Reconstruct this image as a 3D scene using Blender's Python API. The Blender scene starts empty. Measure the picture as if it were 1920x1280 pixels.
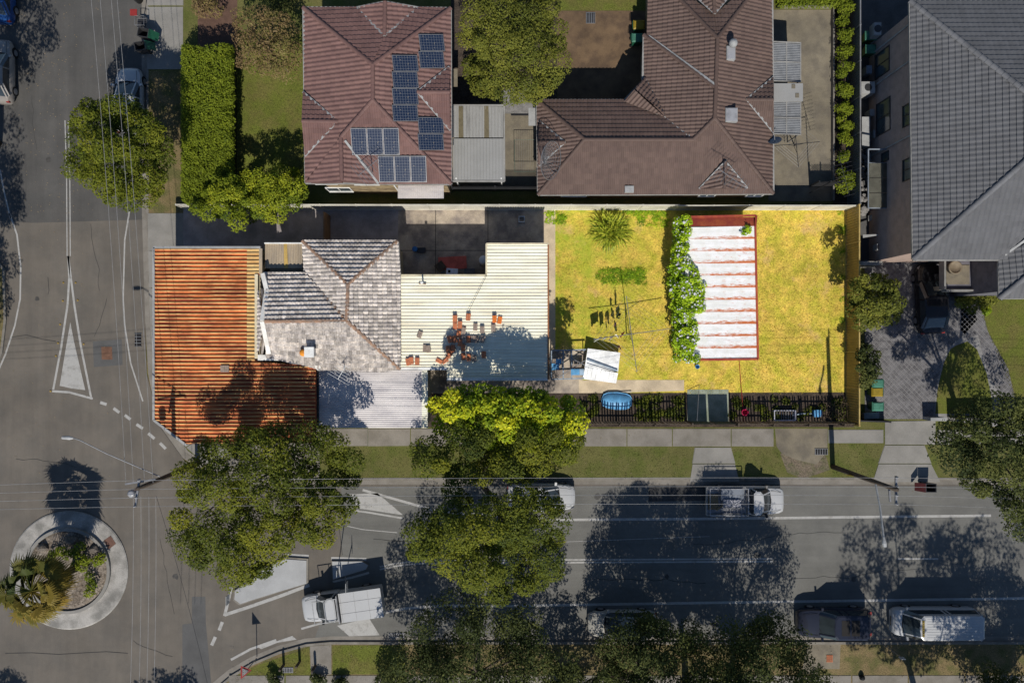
import bpy, bmesh, math, random
import numpy as np
from mathutils import Vector, Matrix
R=math.radians
random.seed(4); rng=np.random.default_rng(7)
H=52.0; S=28.0      # camera height in metres, ground pixels per metre of the 1920 px photograph
sc=bpy.context.scene
# ------------------------------------------------------------------ camera, sky, sun, exposure
cam=bpy.data.objects.new('camera',bpy.data.cameras.new('camera')); sc.collection.objects.link(cam)
cam.location=(0,0,H); cam.rotation_euler=(0,0,0)
cam.data.sensor_width=36; cam.data.lens=36*H/(1920/S); cam.data.clip_end=2000
sc.camera=cam
SUN_EL=45.0; TILT=-0.05          # shadows run towards +y, a touch towards -x
w=bpy.data.worlds.new('World'); sc.world=w; w.use_nodes=True
nt=w.node_tree; bg=nt.nodes['Background']; sk=nt.nodes.new('ShaderNodeTexSky')
sk.sky_type='NISHITA'; sk.sun_disc=False; sk.sun_elevation=R(SUN_EL); sk.sun_rotation=R(180-math.degrees(math.atan(TILT)))
sk.altitude=50; sk.air_density=1.0; sk.dust_density=0.2; sk.ozone_density=5.0
nt.links.new(sk.outputs[0],bg.inputs[0]); bg.inputs[1].default_value=0.085
sl=bpy.data.lights.new('sun','SUN'); sl.energy=4.6; sl.angle=R(0.5); sl.color=(1,0.955,0.88)
so=bpy.data.objects.new('sun',sl); sc.collection.objects.link(so)
shad=Vector((TILT,1,0)).normalized()*math.cos(R(SUN_EL)); sd=Vector((shad.x,shad.y,-math.sin(R(SUN_EL))))
so.rotation_euler=sd.to_track_quat('-Z','Y').to_euler(); so.location=(0,-40,40)
sc.view_settings.view_transform='Standard'; sc.view_settings.look='None'
sc.view_settings.exposure=0.0; sc.view_settings.gamma=1; sc.view_settings.use_curve_mapping=False
sc.cycles.max_bounces=6; sc.cycles.transparent_max_bounces=8

# ------------------------------------------------------------------ helpers
C=sc.collection.objects
def P(px,py,h=0.0):
    k=(H-h)/H/S
    return Vector(((px-960)*k,(640-py)*k,h))
ORG={}
def setp(o,label=None,cat=None,group=None,kind=None):
    if label: o['label']=label
    if cat: o['category']=cat
    if group: o['group']=group
    if kind: o['kind']=kind
    return o
def thing(name,label,cat,loc=(0,0,0),group=None,rotz=0):
    o=bpy.data.objects.new(name,None); C.link(o); o.location=loc; o.rotation_euler=(0,0,rotz); o.empty_display_size=.3
    ORG[o.name]=Vector(loc); return setp(o,label,cat,group)
def link(name,me,parent=None,**k):
    o=bpy.data.objects.new(name,me); C.link(o)
    if parent is not None:
        o.parent=parent; ORG[o.name]=ORG[parent.name].copy()
    else: ORG[o.name]=Vector((0,0,0))
    return setp(o,**k)
def mesh(name,vs,fs,mat,parent=None,smooth=False,**k):
    """vs are world coordinates unless the parent stands at the origin"""
    off=ORG[parent.name] if parent is not None else Vector((0,0,0))
    me=bpy.data.meshes.new(name)
    a=np.asarray([tuple(v) for v in vs],dtype=float).reshape(-1,3)-np.array(off)
    me.from_pydata(a.tolist(),[],[tuple(f) for f in fs]); me.materials.append(mat)
    if smooth: me.shade_smooth()
    return link(name,me,parent,**k)
class MB:
    def __init__(s): s.v=[]; s.f=[]
    def add(s,vs,fs):
        n=len(s.v); s.v+= [tuple(v) for v in vs]; s.f+=[tuple(i+n for i in f) for f in fs]; return s
    def box(s,x0,x1,y0,y1,z0,z1):
        return s.add([(x0,y0,z0),(x1,y0,z0),(x1,y1,z0),(x0,y1,z0),(x0,y0,z1),(x1,y0,z1),(x1,y1,z1),(x0,y1,z1)],
            [(3,2,1,0),(4,5,6,7),(0,1,5,4),(1,2,6,5),(2,3,7,6),(3,0,4,7)])
    def bar(s,a,b,w,t,up=Vector((0,0,1))):
        a=Vector(a); b=Vector(b); d=(b-a).normalized()
        sd_=d.cross(up)
        if sd_.length<1e-3: sd_=d.cross(Vector((0,1,0)))
        sd_.normalize(); u=sd_.cross(d).normalized(); x=sd_*w/2; z=u*t/2
        return s.add([a-x-z,a+x-z,a+x+z,a-x+z,b-x-z,b+x-z,b+x+z,b-x+z],[(0,1,2,3),(7,6,5,4),(0,4,5,1),(1,5,6,2),(2,6,7,3),(3,7,4,0)])
    def tube(s,pts,r,n=6,cap=True):
        pts=[Vector(p) for p in pts]; rs=r if isinstance(r,(list,tuple)) else [r]*len(pts); vs=[]; fs=[]
        for i,p in enumerate(pts):
            d=(pts[min(i+1,len(pts)-1)]-pts[max(i-1,0)]).normalized()
            a=d.cross(Vector((0,0,1)))
            if a.length<.05: a=d.cross(Vector((0,1,0)))
            a.normalize(); b=d.cross(a)
            for k in range(n):
                t=2*math.pi*k/n; vs.append(p+(a*math.cos(t)+b*math.sin(t))*rs[i])
        for i in range(len(pts)-1):
            for k in range(n):
                fs.append((i*n+k,i*n+(k+1)%n,(i+1)*n+(k+1)%n,(i+1)*n+k))
        if cap: fs.append(tuple(range(n))[::-1]); fs.append(tuple((len(pts)-1)*n+k for k in range(n)))
        return s.add(vs,fs)
    def prism(s,poly,z0,z1):
        n=len(poly); a=sum(poly[i][0]*poly[(i+1)%n][1]-poly[(i+1)%n][0]*poly[i][1] for i in range(n))
        if a<0: poly=poly[::-1]
        return s.add([(p[0],p[1],z0) for p in poly]+[(p[0],p[1],z1) for p in poly],
            [tuple(range(n))[::-1],tuple(range(n,2*n))]+[(i,(i+1)%n,n+(i+1)%n,n+i) for i in range(n)])
    def lathe(s,c,prof,n=16,axis='z'):
        vs=[];fs=[]
        for r,z in prof:
            for k in range(n):
                t=2*math.pi*k/n; q=(r*math.cos(t),r*math.sin(t),z)
                if axis=='y': q=(q[0],q[2],q[1])
                vs.append((c[0]+q[0],c[1]+q[1],c[2]+q[2]))
        m=len(prof)
        for i in range(m-1):
            for k in range(n): fs.append((i*n+k,i*n+(k+1)%n,(i+1)*n+(k+1)%n,(i+1)*n+k))
        fs.append(tuple(range(n))[::-1]); fs.append(tuple((m-1)*n+k for k in range(n)))
        return s.add(vs,fs)
    def out(s,name,mat,parent=None,smooth=False,**k): return mesh(name,s.v,s.f,mat,parent,smooth,**k)
def pc(poly,h=0): return [P(x,y,h)[:2] for x,y in poly]

# ------------------------------------------------------------------ materials
MATS={}
def M(name,col,rough=.85,var=.14,scale=1.2,bump=.25,bscale=30,col2=None,lo=.42,hi=.62,metal=0,spec=.25,stretch=None,coat=0,stain=0,cell=0,streak=None):
    if name in MATS: return MATS[name]
    m=bpy.data.materials.new(name); m.use_nodes=True; t=m.node_tree; N=t.nodes; L=t.links; b=N['Principled BSDF']
    g=N.new('ShaderNodeNewGeometry'); src=g.outputs['Position']
    if stretch:
        mp=N.new('ShaderNodeVectorMath'); mp.operation='MULTIPLY'; mp.inputs[1].default_value=stretch; L.new(src,mp.inputs[0]); src=mp.outputs[0]
    def noise(sc_,det=5,rg=.6):
        n=N.new('ShaderNodeTexNoise'); n.inputs['Scale'].default_value=sc_; n.inputs['Detail'].default_value=det; n.inputs['Roughness'].default_value=rg; L.new(src,n.inputs['Vector']); return n
    n1=noise(scale); n2=noise(bscale,3)
    c2=col2 or tuple(c*.75 for c in col)
    mr=N.new('ShaderNodeMapRange'); mr.inputs[1].default_value=lo; mr.inputs[2].default_value=hi; L.new(n1.outputs[0],mr.inputs[0])
    mx=N.new('ShaderNodeMix'); mx.data_type='RGBA'; mx.inputs[6].default_value=(*col,1); mx.inputs[7].default_value=(*c2,1); L.new(mr.outputs[0],mx.inputs[0])
    mv=N.new('ShaderNodeMapRange'); mv.inputs[1].default_value=.3; mv.inputs[2].default_value=.7; mv.inputs[3].default_value=1-var*1.6; mv.inputs[4].default_value=1+var*1.6; L.new(n2.outputs[0],mv.inputs[0])
    ml=N.new('ShaderNodeVectorMath'); ml.operation='SCALE'; L.new(mx.outputs[2],ml.inputs[0]); L.new(mv.outputs[0],ml.inputs['Scale'])
    outc=ml.outputs[0]
    if stain:
        n3=noise(.35,8,.7); ms=N.new('ShaderNodeMapRange'); ms.inputs[1].default_value=.35; ms.inputs[2].default_value=.65; ms.inputs[3].default_value=1-stain; ms.inputs[4].default_value=1+stain*.6; L.new(n3.outputs[0],ms.inputs[0])
        m2=N.new('ShaderNodeVectorMath'); m2.operation='SCALE'; L.new(outc,m2.inputs[0]); L.new(ms.outputs[0],m2.inputs['Scale']); outc=m2.outputs[0]
    if cell:
        ca=N.new('ShaderNodeAttribute'); ca.attribute_name='cell'; cm=N.new('ShaderNodeMapRange'); cm.inputs[3].default_value=1-cell; cm.inputs[4].default_value=1+cell; L.new(ca.outputs['Fac'],cm.inputs[0])
        m3=N.new('ShaderNodeVectorMath'); m3.operation='SCALE'; L.new(outc,m3.inputs[0]); L.new(cm.outputs[0],m3.inputs['Scale']); outc=m3.outputs[0]
    for sx,sy,amp,ss in (streak or ()):
        sv=N.new('ShaderNodeVectorMath'); sv.operation='MULTIPLY'; sv.inputs[1].default_value=(sx,sy,1); L.new(g.outputs['Position'],sv.inputs[0]); sn=N.new('ShaderNodeTexNoise'); sn.inputs['Scale'].default_value=ss; sn.inputs['Detail'].default_value=5; sn.inputs['Roughness'].default_value=.65; L.new(sv.outputs[0],sn.inputs[0])
        sm=N.new('ShaderNodeMapRange'); sm.inputs[1].default_value=.33; sm.inputs[2].default_value=.67; sm.inputs[3].default_value=1-amp; sm.inputs[4].default_value=1+amp; L.new(sn.outputs[0],sm.inputs[0])
        m4=N.new('ShaderNodeVectorMath'); m4.operation='SCALE'; L.new(outc,m4.inputs[0]); L.new(sm.outputs[0],m4.inputs['Scale']); outc=m4.outputs[0]
    L.new(outc,b.inputs['Base Color'])
    b.inputs['Roughness'].default_value=rough; b.inputs['Metallic'].default_value=metal; b.inputs['Specular IOR Level'].default_value=spec; b.inputs['Coat Weight'].default_value=coat
    if bump:
        bp=N.new('ShaderNodeBump'); bp.inputs['Strength'].default_value=bump; bp.inputs['Distance'].default_value=.03; L.new(n2.outputs[0],bp.inputs['Height']); L.new(bp.outputs[0],b.inputs['Normal'])
    MATS[name]=m; return m
def leafmat(name,c1,c2,c3,rough=.6):
    m=bpy.data.materials.new(name); m.use_nodes=True; t=m.node_tree; N=t.nodes; L=t.links; b=N['Principled BSDF']
    a=N.new('ShaderNodeAttribute'); a.attribute_name='var'; r=N.new('ShaderNodeValToRGB'); e=r.color_ramp.elements
    e[0].color=(*c1,1); e[1].color=(*c3,1); x=e.new(.5); x.color=(*c2,1); L.new(a.outputs['Fac'],r.inputs[0]); L.new(r.outputs[0],b.inputs['Base Color'])
    b.inputs['Roughness'].default_value=rough; b.inputs['Specular IOR Level'].default_value=.18
    tr=N.new('ShaderNodeBsdfTranslucent'); L.new(r.outputs[0],tr.inputs[0]); mx=N.new('ShaderNodeMixShader'); mx.inputs[0].default_value=.22
    L.new(b.outputs[0],mx.inputs[1]); L.new(tr.outputs[0],mx.inputs[2]); L.new(mx.outputs[0],N['Material Output'].inputs[0]); return m
def lawn_material():
    m=M('dry_lawn',(.66,.46,.085),.95,.22,1.1,.6,14,(.44,.40,.04),lo=.36,hi=.66,stain=.2,streak=[(1,1,.16,3.2),(1,1,.14,9)]); t=m.node_tree; N=t.nodes; L=t.links; b=N['Principled BSDF']; src=b.inputs['Base Color'].links[0].from_socket
    # greener towards the house, where the lawn gets water: a real difference in the turf, broken up by noise
    g=N.new('ShaderNodeNewGeometry'); s=N.new('ShaderNodeSeparateXYZ'); L.new(g.outputs['Position'],s.inputs[0]); mr=N.new('ShaderNodeMapRange'); mr.inputs[1].default_value=10.5; mr.inputs[2].default_value=2.5; L.new(s.outputs[0],mr.inputs[0])
    n=N.new('ShaderNodeTexNoise'); n.inputs['Scale'].default_value=.7; n.inputs['Detail'].default_value=7; n.inputs['Roughness'].default_value=.7; L.new(g.outputs['Position'],n.inputs[0])
    a=N.new('ShaderNodeMapRange'); a.inputs[1].default_value=.4; a.inputs[2].default_value=.62; L.new(n.outputs[0],a.inputs[0]); p=N.new('ShaderNodeMath'); p.operation='MULTIPLY'; L.new(mr.outputs[0],p.inputs[0]); L.new(a.outputs[0],p.inputs[1])
    mx=N.new('ShaderNodeMix'); mx.data_type='RGBA'; L.new(p.outputs[0],mx.inputs[0]); L.new(src,mx.inputs[6]); mx.inputs[7].default_value=(.30,.38,.03,1)
    n2=N.new('ShaderNodeTexNoise'); n2.inputs['Scale'].default_value=.42; n2.inputs['Detail'].default_value=9; n2.inputs['Roughness'].default_value=.72; L.new(g.outputs['Position'],n2.inputs[0])
    r2=N.new('ShaderNodeMapRange'); r2.inputs[1].default_value=.56; r2.inputs[2].default_value=.68; r2.inputs[4].default_value=.75; L.new(n2.outputs[0],r2.inputs[0])
    m2=N.new('ShaderNodeMix'); m2.data_type='RGBA'; L.new(r2.outputs[0],m2.inputs[0]); L.new(mx.outputs[2],m2.inputs[6]); m2.inputs[7].default_value=(.62,.40,.17,1); L.new(m2.outputs[2],b.inputs['Base Color']); return m
asph=M('asphalt_worn',(.142,.124,.103),.9,.13,.5,.35,45,(.122,.109,.093),stain=.13,streak=[(1,.06,.09,1.1),(1,1,.10,60)])
asphg=M('asphalt_grey',(.092,.087,.080),.9,.13,.5,.35,45,(.08,.077,.072),stain=.14,streak=[(1,.05,.13,.9),(1,1,.10,60)])
asphm=M('asphalt_main_road',(.148,.144,.130),.9,.13,.5,.35,45,(.128,.125,.114),stain=.10,streak=[(.05,1,.10,1.2),(1,1,.10,60)])
asphp=M('asphalt_patch',(.105,.103,.10),.9,.14,.7,.3,45,stain=.1)
paint=M('road_paint',(.36,.35,.33),.7,.1,2.5,.2,25,(.24,.23,.21),lo=.5,hi=.74)
islandm=M('painted_concrete',(.37,.37,.365),.75,.06,.8,.15,25,(.32,.32,.315))
conc=M('concrete',(.225,.205,.178),.9,.1,.9,.2,30,(.175,.158,.133),stain=.12)
conc2=M('concrete_pale',(.245,.232,.21),.9,.08,.9,.2,30,(.21,.2,.18),stain=.12)
conct=M('concrete_tan',(.20,.172,.125),.9,.12,1.2,.2,30,(.15,.13,.10),stain=.2)
concy=M('concrete_yard',(.42,.35,.27),.9,.14,.9,.2,30,(.22,.185,.16),stain=.35)
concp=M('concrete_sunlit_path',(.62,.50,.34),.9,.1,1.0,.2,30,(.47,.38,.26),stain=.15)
kerbm=M('kerb_concrete',(.22,.2,.17),.9,.1,1.5,.2,30,stain=.1)
round_c=M('roundabout_concrete',(.36,.34,.31),.9,.14,.9,.25,20,(.21,.2,.18),stain=.2)
lawny=lawn_material()
lawng=M('lawn_green',(.11,.125,.02),.95,.28,.8,.8,16,(.125,.115,.03),stain=.15)
lawnv=M('verge_grass',(.118,.112,.036),.95,.22,.9,.6,18,(.088,.10,.022),stain=.12)
lawnd=M('dry_verge',(.18,.135,.065),.95,.3,1.2,.8,18,(.105,.10,.035),stain=.15)
soil=M('soil_mulch',(.07,.052,.038),.95,.35,1.5,1,12,(.04,.03,.024))
brownp=M('brown_paving',(.16,.105,.06),.9,.1,1.0,.2,25,(.10,.066,.042),stain=.2)
paverm=M('driveway_pavers',(.165,.158,.16),.85,.12,2.5,.2,20,(.095,.09,.092),stain=.1)
joint=M('paver_joint',(.22,.21,.20),.9,.05,2,.1,20)
maroon=M('maroon_tiles',(.18,.10,.085),.7,.08,1.3,.1,25,(.155,.085,.074),stain=.12,cell=.11,spec=.35)
maroon2=M('brown_maroon_tiles',(.122,.080,.064),.7,.08,1.3,.1,25,(.108,.070,.057),stain=.12,cell=.11,spec=.35)
greyt=M('charcoal_tiles',(.108,.108,.112),.65,.08,1.2,.15,25,(.095,.095,.098),stain=.07,cell=.07,spec=.35)
greyr=M('charcoal_ridge',(.15,.15,.155),.65,.08,1.2,.15,25)
oldt=M('weathered_tiles',(.55,.49,.43),.9,.2,2.6,.3,9,(.38,.34,.31),stain=.15,cell=.34)
oldr=M('weathered_ridge',(.33,.2,.13),.9,.25,3,.3,12,(.2,.15,.12))
cream=M('cream_metal_roof',(.85,.82,.66),.55,.04,.8,.05,20,(.72,.67,.52),metal=0,spec=.4,stretch=(.4,2,1),stain=.06)
creamd=M('cream_trim',(.66,.58,.40),.6,.1,1.5,.1,20)
whitem=M('white_trim',(.78,.77,.73),.6,.06,1.5,.1,20)
greytrim=M('grey_white_trim',(.34,.34,.33),.6,.08,1.5,.1,20)
gutm=M('gutter_pale',(.30,.29,.27),.6,.08,1.5,.1,20)
fibro=M('fibro_sheet',(.44,.35,.24),.85,.12,1.4,.1,20,(.33,.27,.2),stretch=(3,.5,1),stain=.15)
corr=M('galvanised_corrugated',(.60,.56,.54),.5,.06,.9,.05,20,(.46,.43,.43),metal=.1,stretch=(.5,1.2,1),stain=.12)
rust=M('rusty_roof',(.50,.14,.045),.8,.14,1.1,.15,14,(.24,.055,.025),lo=.40,hi=.62,stretch=(.45,1.6,1),stain=.35,streak=[(.25,3,.22,1.6)])
rustp=M('pale_unrusted_band',(.62,.44,.19),.7,.12,1.5,.1,14,(.5,.28,.1),stretch=(.4,2,1))
redtrim=M('red_trim',(.30,.05,.035),.7,.12,1.5,.1,18,(.42,.10,.04))
brickd=M('dark_brick',(.38,.28,.23),.9,.12,2,.3,30,(.31,.235,.195))
bricky=M('yellow_brick',(.30,.23,.13),.9,.12,2,.3,25,(.17,.125,.075))
creamw=M('cream_wall',(.36,.31,.22),.9,.08,1.5,.2,25)
black=M('black_rubber',(.012,.012,.013),.7,.05,3,0,20)
darkm=M('dark_metal',(.03,.03,.032),.5,.08,3,0,20,spec=.4)
galv=M('galvanised_steel',(.26,.26,.265),.45,.06,3,0,20,metal=.4)
wirem=M('wire_aluminium',(.33,.32,.31),.5,.05,3,0,20)
wood=M('weathered_timber',(.09,.07,.052),.9,.2,3,.4,14,(.06,.048,.038),stretch=(1,1,.3))
picket=M('picket_timber',(.17,.125,.08),.9,.2,3,.3,14)
tanm=M('tan_fence_steel',(.33,.23,.07),.6,.05,1,.05,20,spec=.4)
greyf=M('grey_fence_steel',(.10,.105,.105),.55,.06,1,.05,20,spec=.4)
creamf=M('cream_fence_steel',(.60,.57,.48),.6,.06,1,.05,20,spec=.4)
blueb=M('blue_plastic',(.03,.16,.42),.5,.05,3,0,20,spec=.4)
bluel=M('light_blue_plastic',(.12,.36,.62),.5,.05,3,0,20,spec=.4)
greenb=M('green_bin_plastic',(.012,.085,.045),.5,.05,3,0,20,spec=.4)
greenc=M('faded_green_lid',(.06,.19,.13),.6,.08,3,0,20)
yell=M('yellow_plastic',(.27,.19,.015),.5,.05,3,0,20,spec=.4)
redp=M('red_plastic',(.28,.03,.025),.5,.05,3,0,20,spec=.4)
pink=M('magenta_plastic',(.6,.02,.10),.5,.05,3,0,20)
terra=M('terracotta_tile',(.55,.19,.085),.85,.15,5,.2,30,(.4,.15,.08))
terrb=M('bright_terracotta',(.75,.20,.04),.85,.12,5,.2,30)
tgrey=M('grey_roof_tile',(.32,.25,.20),.9,.15,5,.2,30)
rubbish=M('pale_rubbish',(.22,.21,.20),.8,.2,5,.2,20)
signw=M('sign_white',(.40,.40,.39),.5,.03,3,0,20)
lightm=M('skylight_acrylic',(.30,.30,.31),.3,.04,3,0,20,spec=.5)
def carpaint(n,c):
    m=M(n,c,.55,.02,.8,0,20,tuple(x*.96 for x in c),spec=.25 if c[0]>.1 else .05,coat=.8); m.node_tree.nodes['Principled BSDF'].inputs['Coat Roughness'].default_value=.04; return m
glass=M('car_glass',(.035,.045,.05),.08,.02,1,0,20,spec=.7)
wglass=M('window_glass',(.05,.07,.08),.1,.05,1,0,20,spec=.6)
def gridmat(name,base,line,px_,py_,wd):
    m=bpy.data.materials.new(name); m.use_nodes=True; t=m.node_tree; N=t.nodes; L=t.links; b=N['Principled BSDF']
    tc=N.new('ShaderNodeTexCoord'); sp=N.new('ShaderNodeSeparateXYZ'); L.new(tc.outputs['Object'],sp.inputs[0]); o=[]
    for i,p in ((0,px_),(1,py_)):
        a=N.new('ShaderNodeMath'); a.operation='PINGPONG'; a.inputs[1].default_value=p/2; L.new(sp.outputs[i],a.inputs[0])
        c=N.new('ShaderNodeMath'); c.operation='LESS_THAN'; c.inputs[1].default_value=wd; L.new(a.outputs[0],c.inputs[0]); o.append(c)
    mm=N.new('ShaderNodeMath'); mm.operation='MAXIMUM'; L.new(o[0].outputs[0],mm.inputs[0]); L.new(o[1].outputs[0],mm.inputs[1])
    ns=N.new('ShaderNodeTexNoise'); ns.inputs['Scale'].default_value=9; L.new(tc.outputs['Object'],ns.inputs[0])
    nr=N.new('ShaderNodeMapRange'); nr.inputs[1].default_value=.66; nr.inputs[2].default_value=.7; L.new(ns.outputs[0],nr.inputs[0])
    mx=N.new('ShaderNodeMix'); mx.data_type='RGBA'; mx.inputs[6].default_value=(*base,1); mx.inputs[7].default_value=(*line,1); L.new(mm.outputs[0],mx.inputs[0])
    m3=N.new('ShaderNodeMix'); m3.data_type='RGBA'; L.new(nr.outputs[0],m3.inputs[0]); L.new(mx.outputs[2],m3.inputs[6]); m3.inputs[7].default_value=(.2,.18,.15,1)
    L.new(m3.outputs[2],b.inputs['Base Color']); b.inputs['Roughness'].default_value=.25; b.inputs['Specular IOR Level'].default_value=.5; return m
solar=gridmat('solar_cells',(.012,.022,.05),(.12,.13,.15),.158,.158,.009)
# shed roof: white sheets with rust along the laps and in blotches
def shedmat():
    m=M('shed_white_rusty',(.84,.83,.81),.6,.04,1.6,.05,20,(.76,.75,.70),spec=.3,streak=[(.3,5,.06,2.0)]); t=m.node_tree; N=t.nodes; L=t.links; b=N['Principled BSDF']
    src=b.inputs['Base Color'].links[0].from_socket
    at=N.new('ShaderNodeAttribute'); at.attribute_name='lap_or_highlight'; g=N.new('ShaderNodeNewGeometry')
    v=N.new('ShaderNodeVectorMath'); v.operation='MULTIPLY'; v.inputs[1].default_value=(1.1,3.2,1); L.new(g.outputs['Position'],v.inputs[0])
    n=N.new('ShaderNodeTexNoise'); n.inputs['Scale'].default_value=2.6; n.inputs['Detail'].default_value=6; n.inputs['Roughness'].default_value=.7; L.new(v.outputs[0],n.inputs[0])
    a=N.new('ShaderNodeMath'); a.operation='MULTIPLY_ADD'; a.inputs[1].default_value=.34; L.new(at.outputs['Fac'],a.inputs[0]); L.new(n.outputs[0],a.inputs[2])
    r=N.new('ShaderNodeMapRange'); r.inputs[1].default_value=.60; r.inputs[2].default_value=.86; L.new(a.outputs[0],r.inputs[0])
    mx=N.new('ShaderNodeMix'); mx.data_type='RGBA'; L.new(r.outputs[0],mx.inputs[0]); L.new(src,mx.inputs[6]); mx.inputs[7].default_value=(.55,.14,.03,1); L.new(mx.outputs[2],b.inputs['Base Color']); return m
shedm=shedmat()
def rib_highlight_mat():  # pale rib crests: the sunlit highlight lines are put into the rust colour
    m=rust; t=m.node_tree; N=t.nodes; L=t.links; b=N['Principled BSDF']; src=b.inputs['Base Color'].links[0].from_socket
    at=N.new('ShaderNodeAttribute'); at.attribute_name='lap_or_highlight'; n=N.new('ShaderNodeTexNoise'); n.inputs['Scale'].default_value=1.2; n.inputs['Detail'].default_value=5; g=N.new('ShaderNodeNewGeometry'); L.new(g.outputs['Position'],n.inputs[0])
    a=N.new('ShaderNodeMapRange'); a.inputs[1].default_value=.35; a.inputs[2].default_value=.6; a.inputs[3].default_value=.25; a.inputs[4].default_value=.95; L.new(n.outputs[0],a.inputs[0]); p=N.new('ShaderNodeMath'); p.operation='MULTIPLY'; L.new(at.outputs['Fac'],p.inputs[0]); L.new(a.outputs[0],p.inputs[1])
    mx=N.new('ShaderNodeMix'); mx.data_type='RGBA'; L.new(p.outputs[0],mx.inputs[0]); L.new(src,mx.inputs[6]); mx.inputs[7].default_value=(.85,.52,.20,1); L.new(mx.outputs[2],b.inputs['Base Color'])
rib_highlight_mat()

# ------------------------------------------------------------------ relief surfaces cut to a convex outline
def basis(poly,udir=None):
    n=Vector((0,0,0))
    for i in range(len(poly)):
        a,b=poly[i],poly[(i+1)%len(poly)]; n+=Vector(((a.y-b.y)*(a.z+b.z),(a.z-b.z)*(a.x+b.x),(a.x-b.x)*(a.y+b.y)))
    n.normalize()
    if n.z<0: n=-n; poly=poly[::-1]
    if udir is None:
        u=Vector((0,0,1)).cross(n)
        if u.length<1e-4: u=Vector((1,0,0))
    else: u=Vector(udir)
    u=(u-n*u.dot(n)).normalized(); v=n.cross(u); return poly,n,u,v
def relief(name,poly,mat,parent,pu,pru,pv=None,prv=None,udir=None,anchor=None,lift=0,kind='stuff',lap_or_highlight=None,cell=False,**k):
    poly,n,u,v=basis([Vector(p) for p in poly],udir); o=sum(poly,Vector())/len(poly)
    A=Vector(anchor) if anchor is not None else min(poly,key=lambda p:p.dot(v))
    us=[(p-o).dot(u) for p in poly]; vs=[(p-o).dot(v) for p in poly]; au=(A-o).dot(u); av=(A-o).dot(v)
    def rows(lo,hi,a,per,prof):
        if per is None: return [(lo-.01,0),(hi+.01,0)]
        i0=math.floor((lo-a)/per)-1; i1=math.ceil((hi-a)/per)+1
        return [(a+i*per+q[0]*per,q[1]) for i in range(i0,i1) for q in prof]
    U=np.array(rows(min(us),max(us),au,pu,pru)); V=np.array(rows(min(vs),max(vs),av,pv,prv)); nu,nv=len(U),len(V)
    uu,vv=np.meshgrid(U[:,0],V[:,0]); hh=(np.minimum if (pv and prv and min(q[1] for q in prv)<0) else np.add)(U[:,1][None,:],V[:,1][:,None])+lift
    pts=np.array(o)+uu[...,None]*np.array(u)+vv[...,None]*np.array(v)+hh[...,None]*np.array(n)
    idx=np.arange(nu*nv).reshape(nv,nu); f=np.stack([idx[:-1,:-1],idx[:-1,1:],idx[1:,1:],idx[1:,:-1]],-1).reshape(-1,4)
    off=ORG[parent.name] if parent is not None else Vector()
    me=bpy.data.meshes.new(name); me.from_pydata((pts.reshape(-1,3)-np.array(off)).tolist(),[],f.tolist())
    bm=bmesh.new(); bm.from_mesh(me)
    for i in range(len(poly)):
        a,b=poly[i],poly[(i+1)%len(poly)]; e=b-a
        if e.length<1e-3: continue
        bmesh.ops.bisect_plane(bm,geom=bm.verts[:]+bm.edges[:]+bm.faces[:],dist=1e-5,plane_co=a-off,plane_no=e.cross(n).normalized(),clear_outer=True)
    bm.to_mesh(me); bm.free(); me.materials.append(mat)
    if cell:
        at=me.attributes.new('cell','FLOAT','FACE'); fc=np.empty(len(me.polygons)*3); me.polygons.foreach_get('center',fc); fc=fc.reshape(-1,3)+np.array(off)-np.array(A)
        iu=np.floor(fc@np.array(u)/pu+.02).astype(np.int64); iv=np.floor(fc@np.array(v)/pv+.02).astype(np.int64); hsh=np.sin(iu*127.1+iv*311.7+len(me.polygons))*43758.5453
        at.data.foreach_set('value',(hsh-np.floor(hsh)).astype(np.float32))
    if lap_or_highlight:
        at=me.attributes.new('lap_or_highlight','FLOAT','POINT'); co=np.empty(len(me.vertices)*3); me.vertices.foreach_get('co',co); co=co.reshape(-1,3)+np.array(off)
        at.data.foreach_set('value',lap_or_highlight(co).astype(np.float32))
    return link(name,me,parent,kind=kind,**k)
TILE_U=[(0,0),(.2,.008),(.38,.04),(.55,.052),(.72,.04),(.9,.008)]
TILE_V=[(0,.05),(.97,.0),(1,-.0001)]
TILE_V=[(0,.055),(.985,.004)]
TILE_VO=[(0,.125),(.96,.004)]
def deck(parent,faces,drop=.11,name='roof',mat=None):
    m=MB()
    for f in faces:
        poly,n,u,v=basis([Vector(p) for p in f]); k=len(poly)
        top=[p-n*drop for p in poly]; bot=[p-n*(drop+.12) for p in poly]
        m.add(top+bot,[tuple(range(k)),tuple(range(k,2*k))[::-1]]+[(i,k+i,k+(i+1)%k,(i+1)%k) for i in range(k)])
    return m.out(name,mat,parent)
capmesh={}
def caps(parent,a,b,mat,r=.13,step=.4,name='ridge_cap'):
    key=(mat.name,r,step)
    if key not in capmesh:
        m=MB(); vs=[];n=6
        for x,rr in ((-.5,1.0),(.5,.86)):
            for k in range(n+1):
                t=math.pi*k/n; vs.append((x*step*1.06,math.cos(t)*r*rr,math.sin(t)*r*rr*.75))
        m.add(vs,[(k,k+1,n+2+k,n+1+k) for k in range(n)]+[tuple(range(n+1))])
        me=bpy.data.meshes.new(name); me.from_pydata(m.v,[],m.f); me.materials.append(mat); capmesh[key]=me
    a=Vector(a); b=Vector(b); d=b-a; n=max(1,round(d.length/step)); x=d.normalized(); y=Vector((0,0,1)).cross(x).normalized(); z=x.cross(y)
    rot=Matrix((x,y,z)).transposed().to_4x4()
    for i in range(n):
        o=link(name,capmesh[key],parent); o.matrix_local=Matrix.Translation(a+d*((i+.5)/n)-ORG[parent.name]+z*.01)@rot
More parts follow.
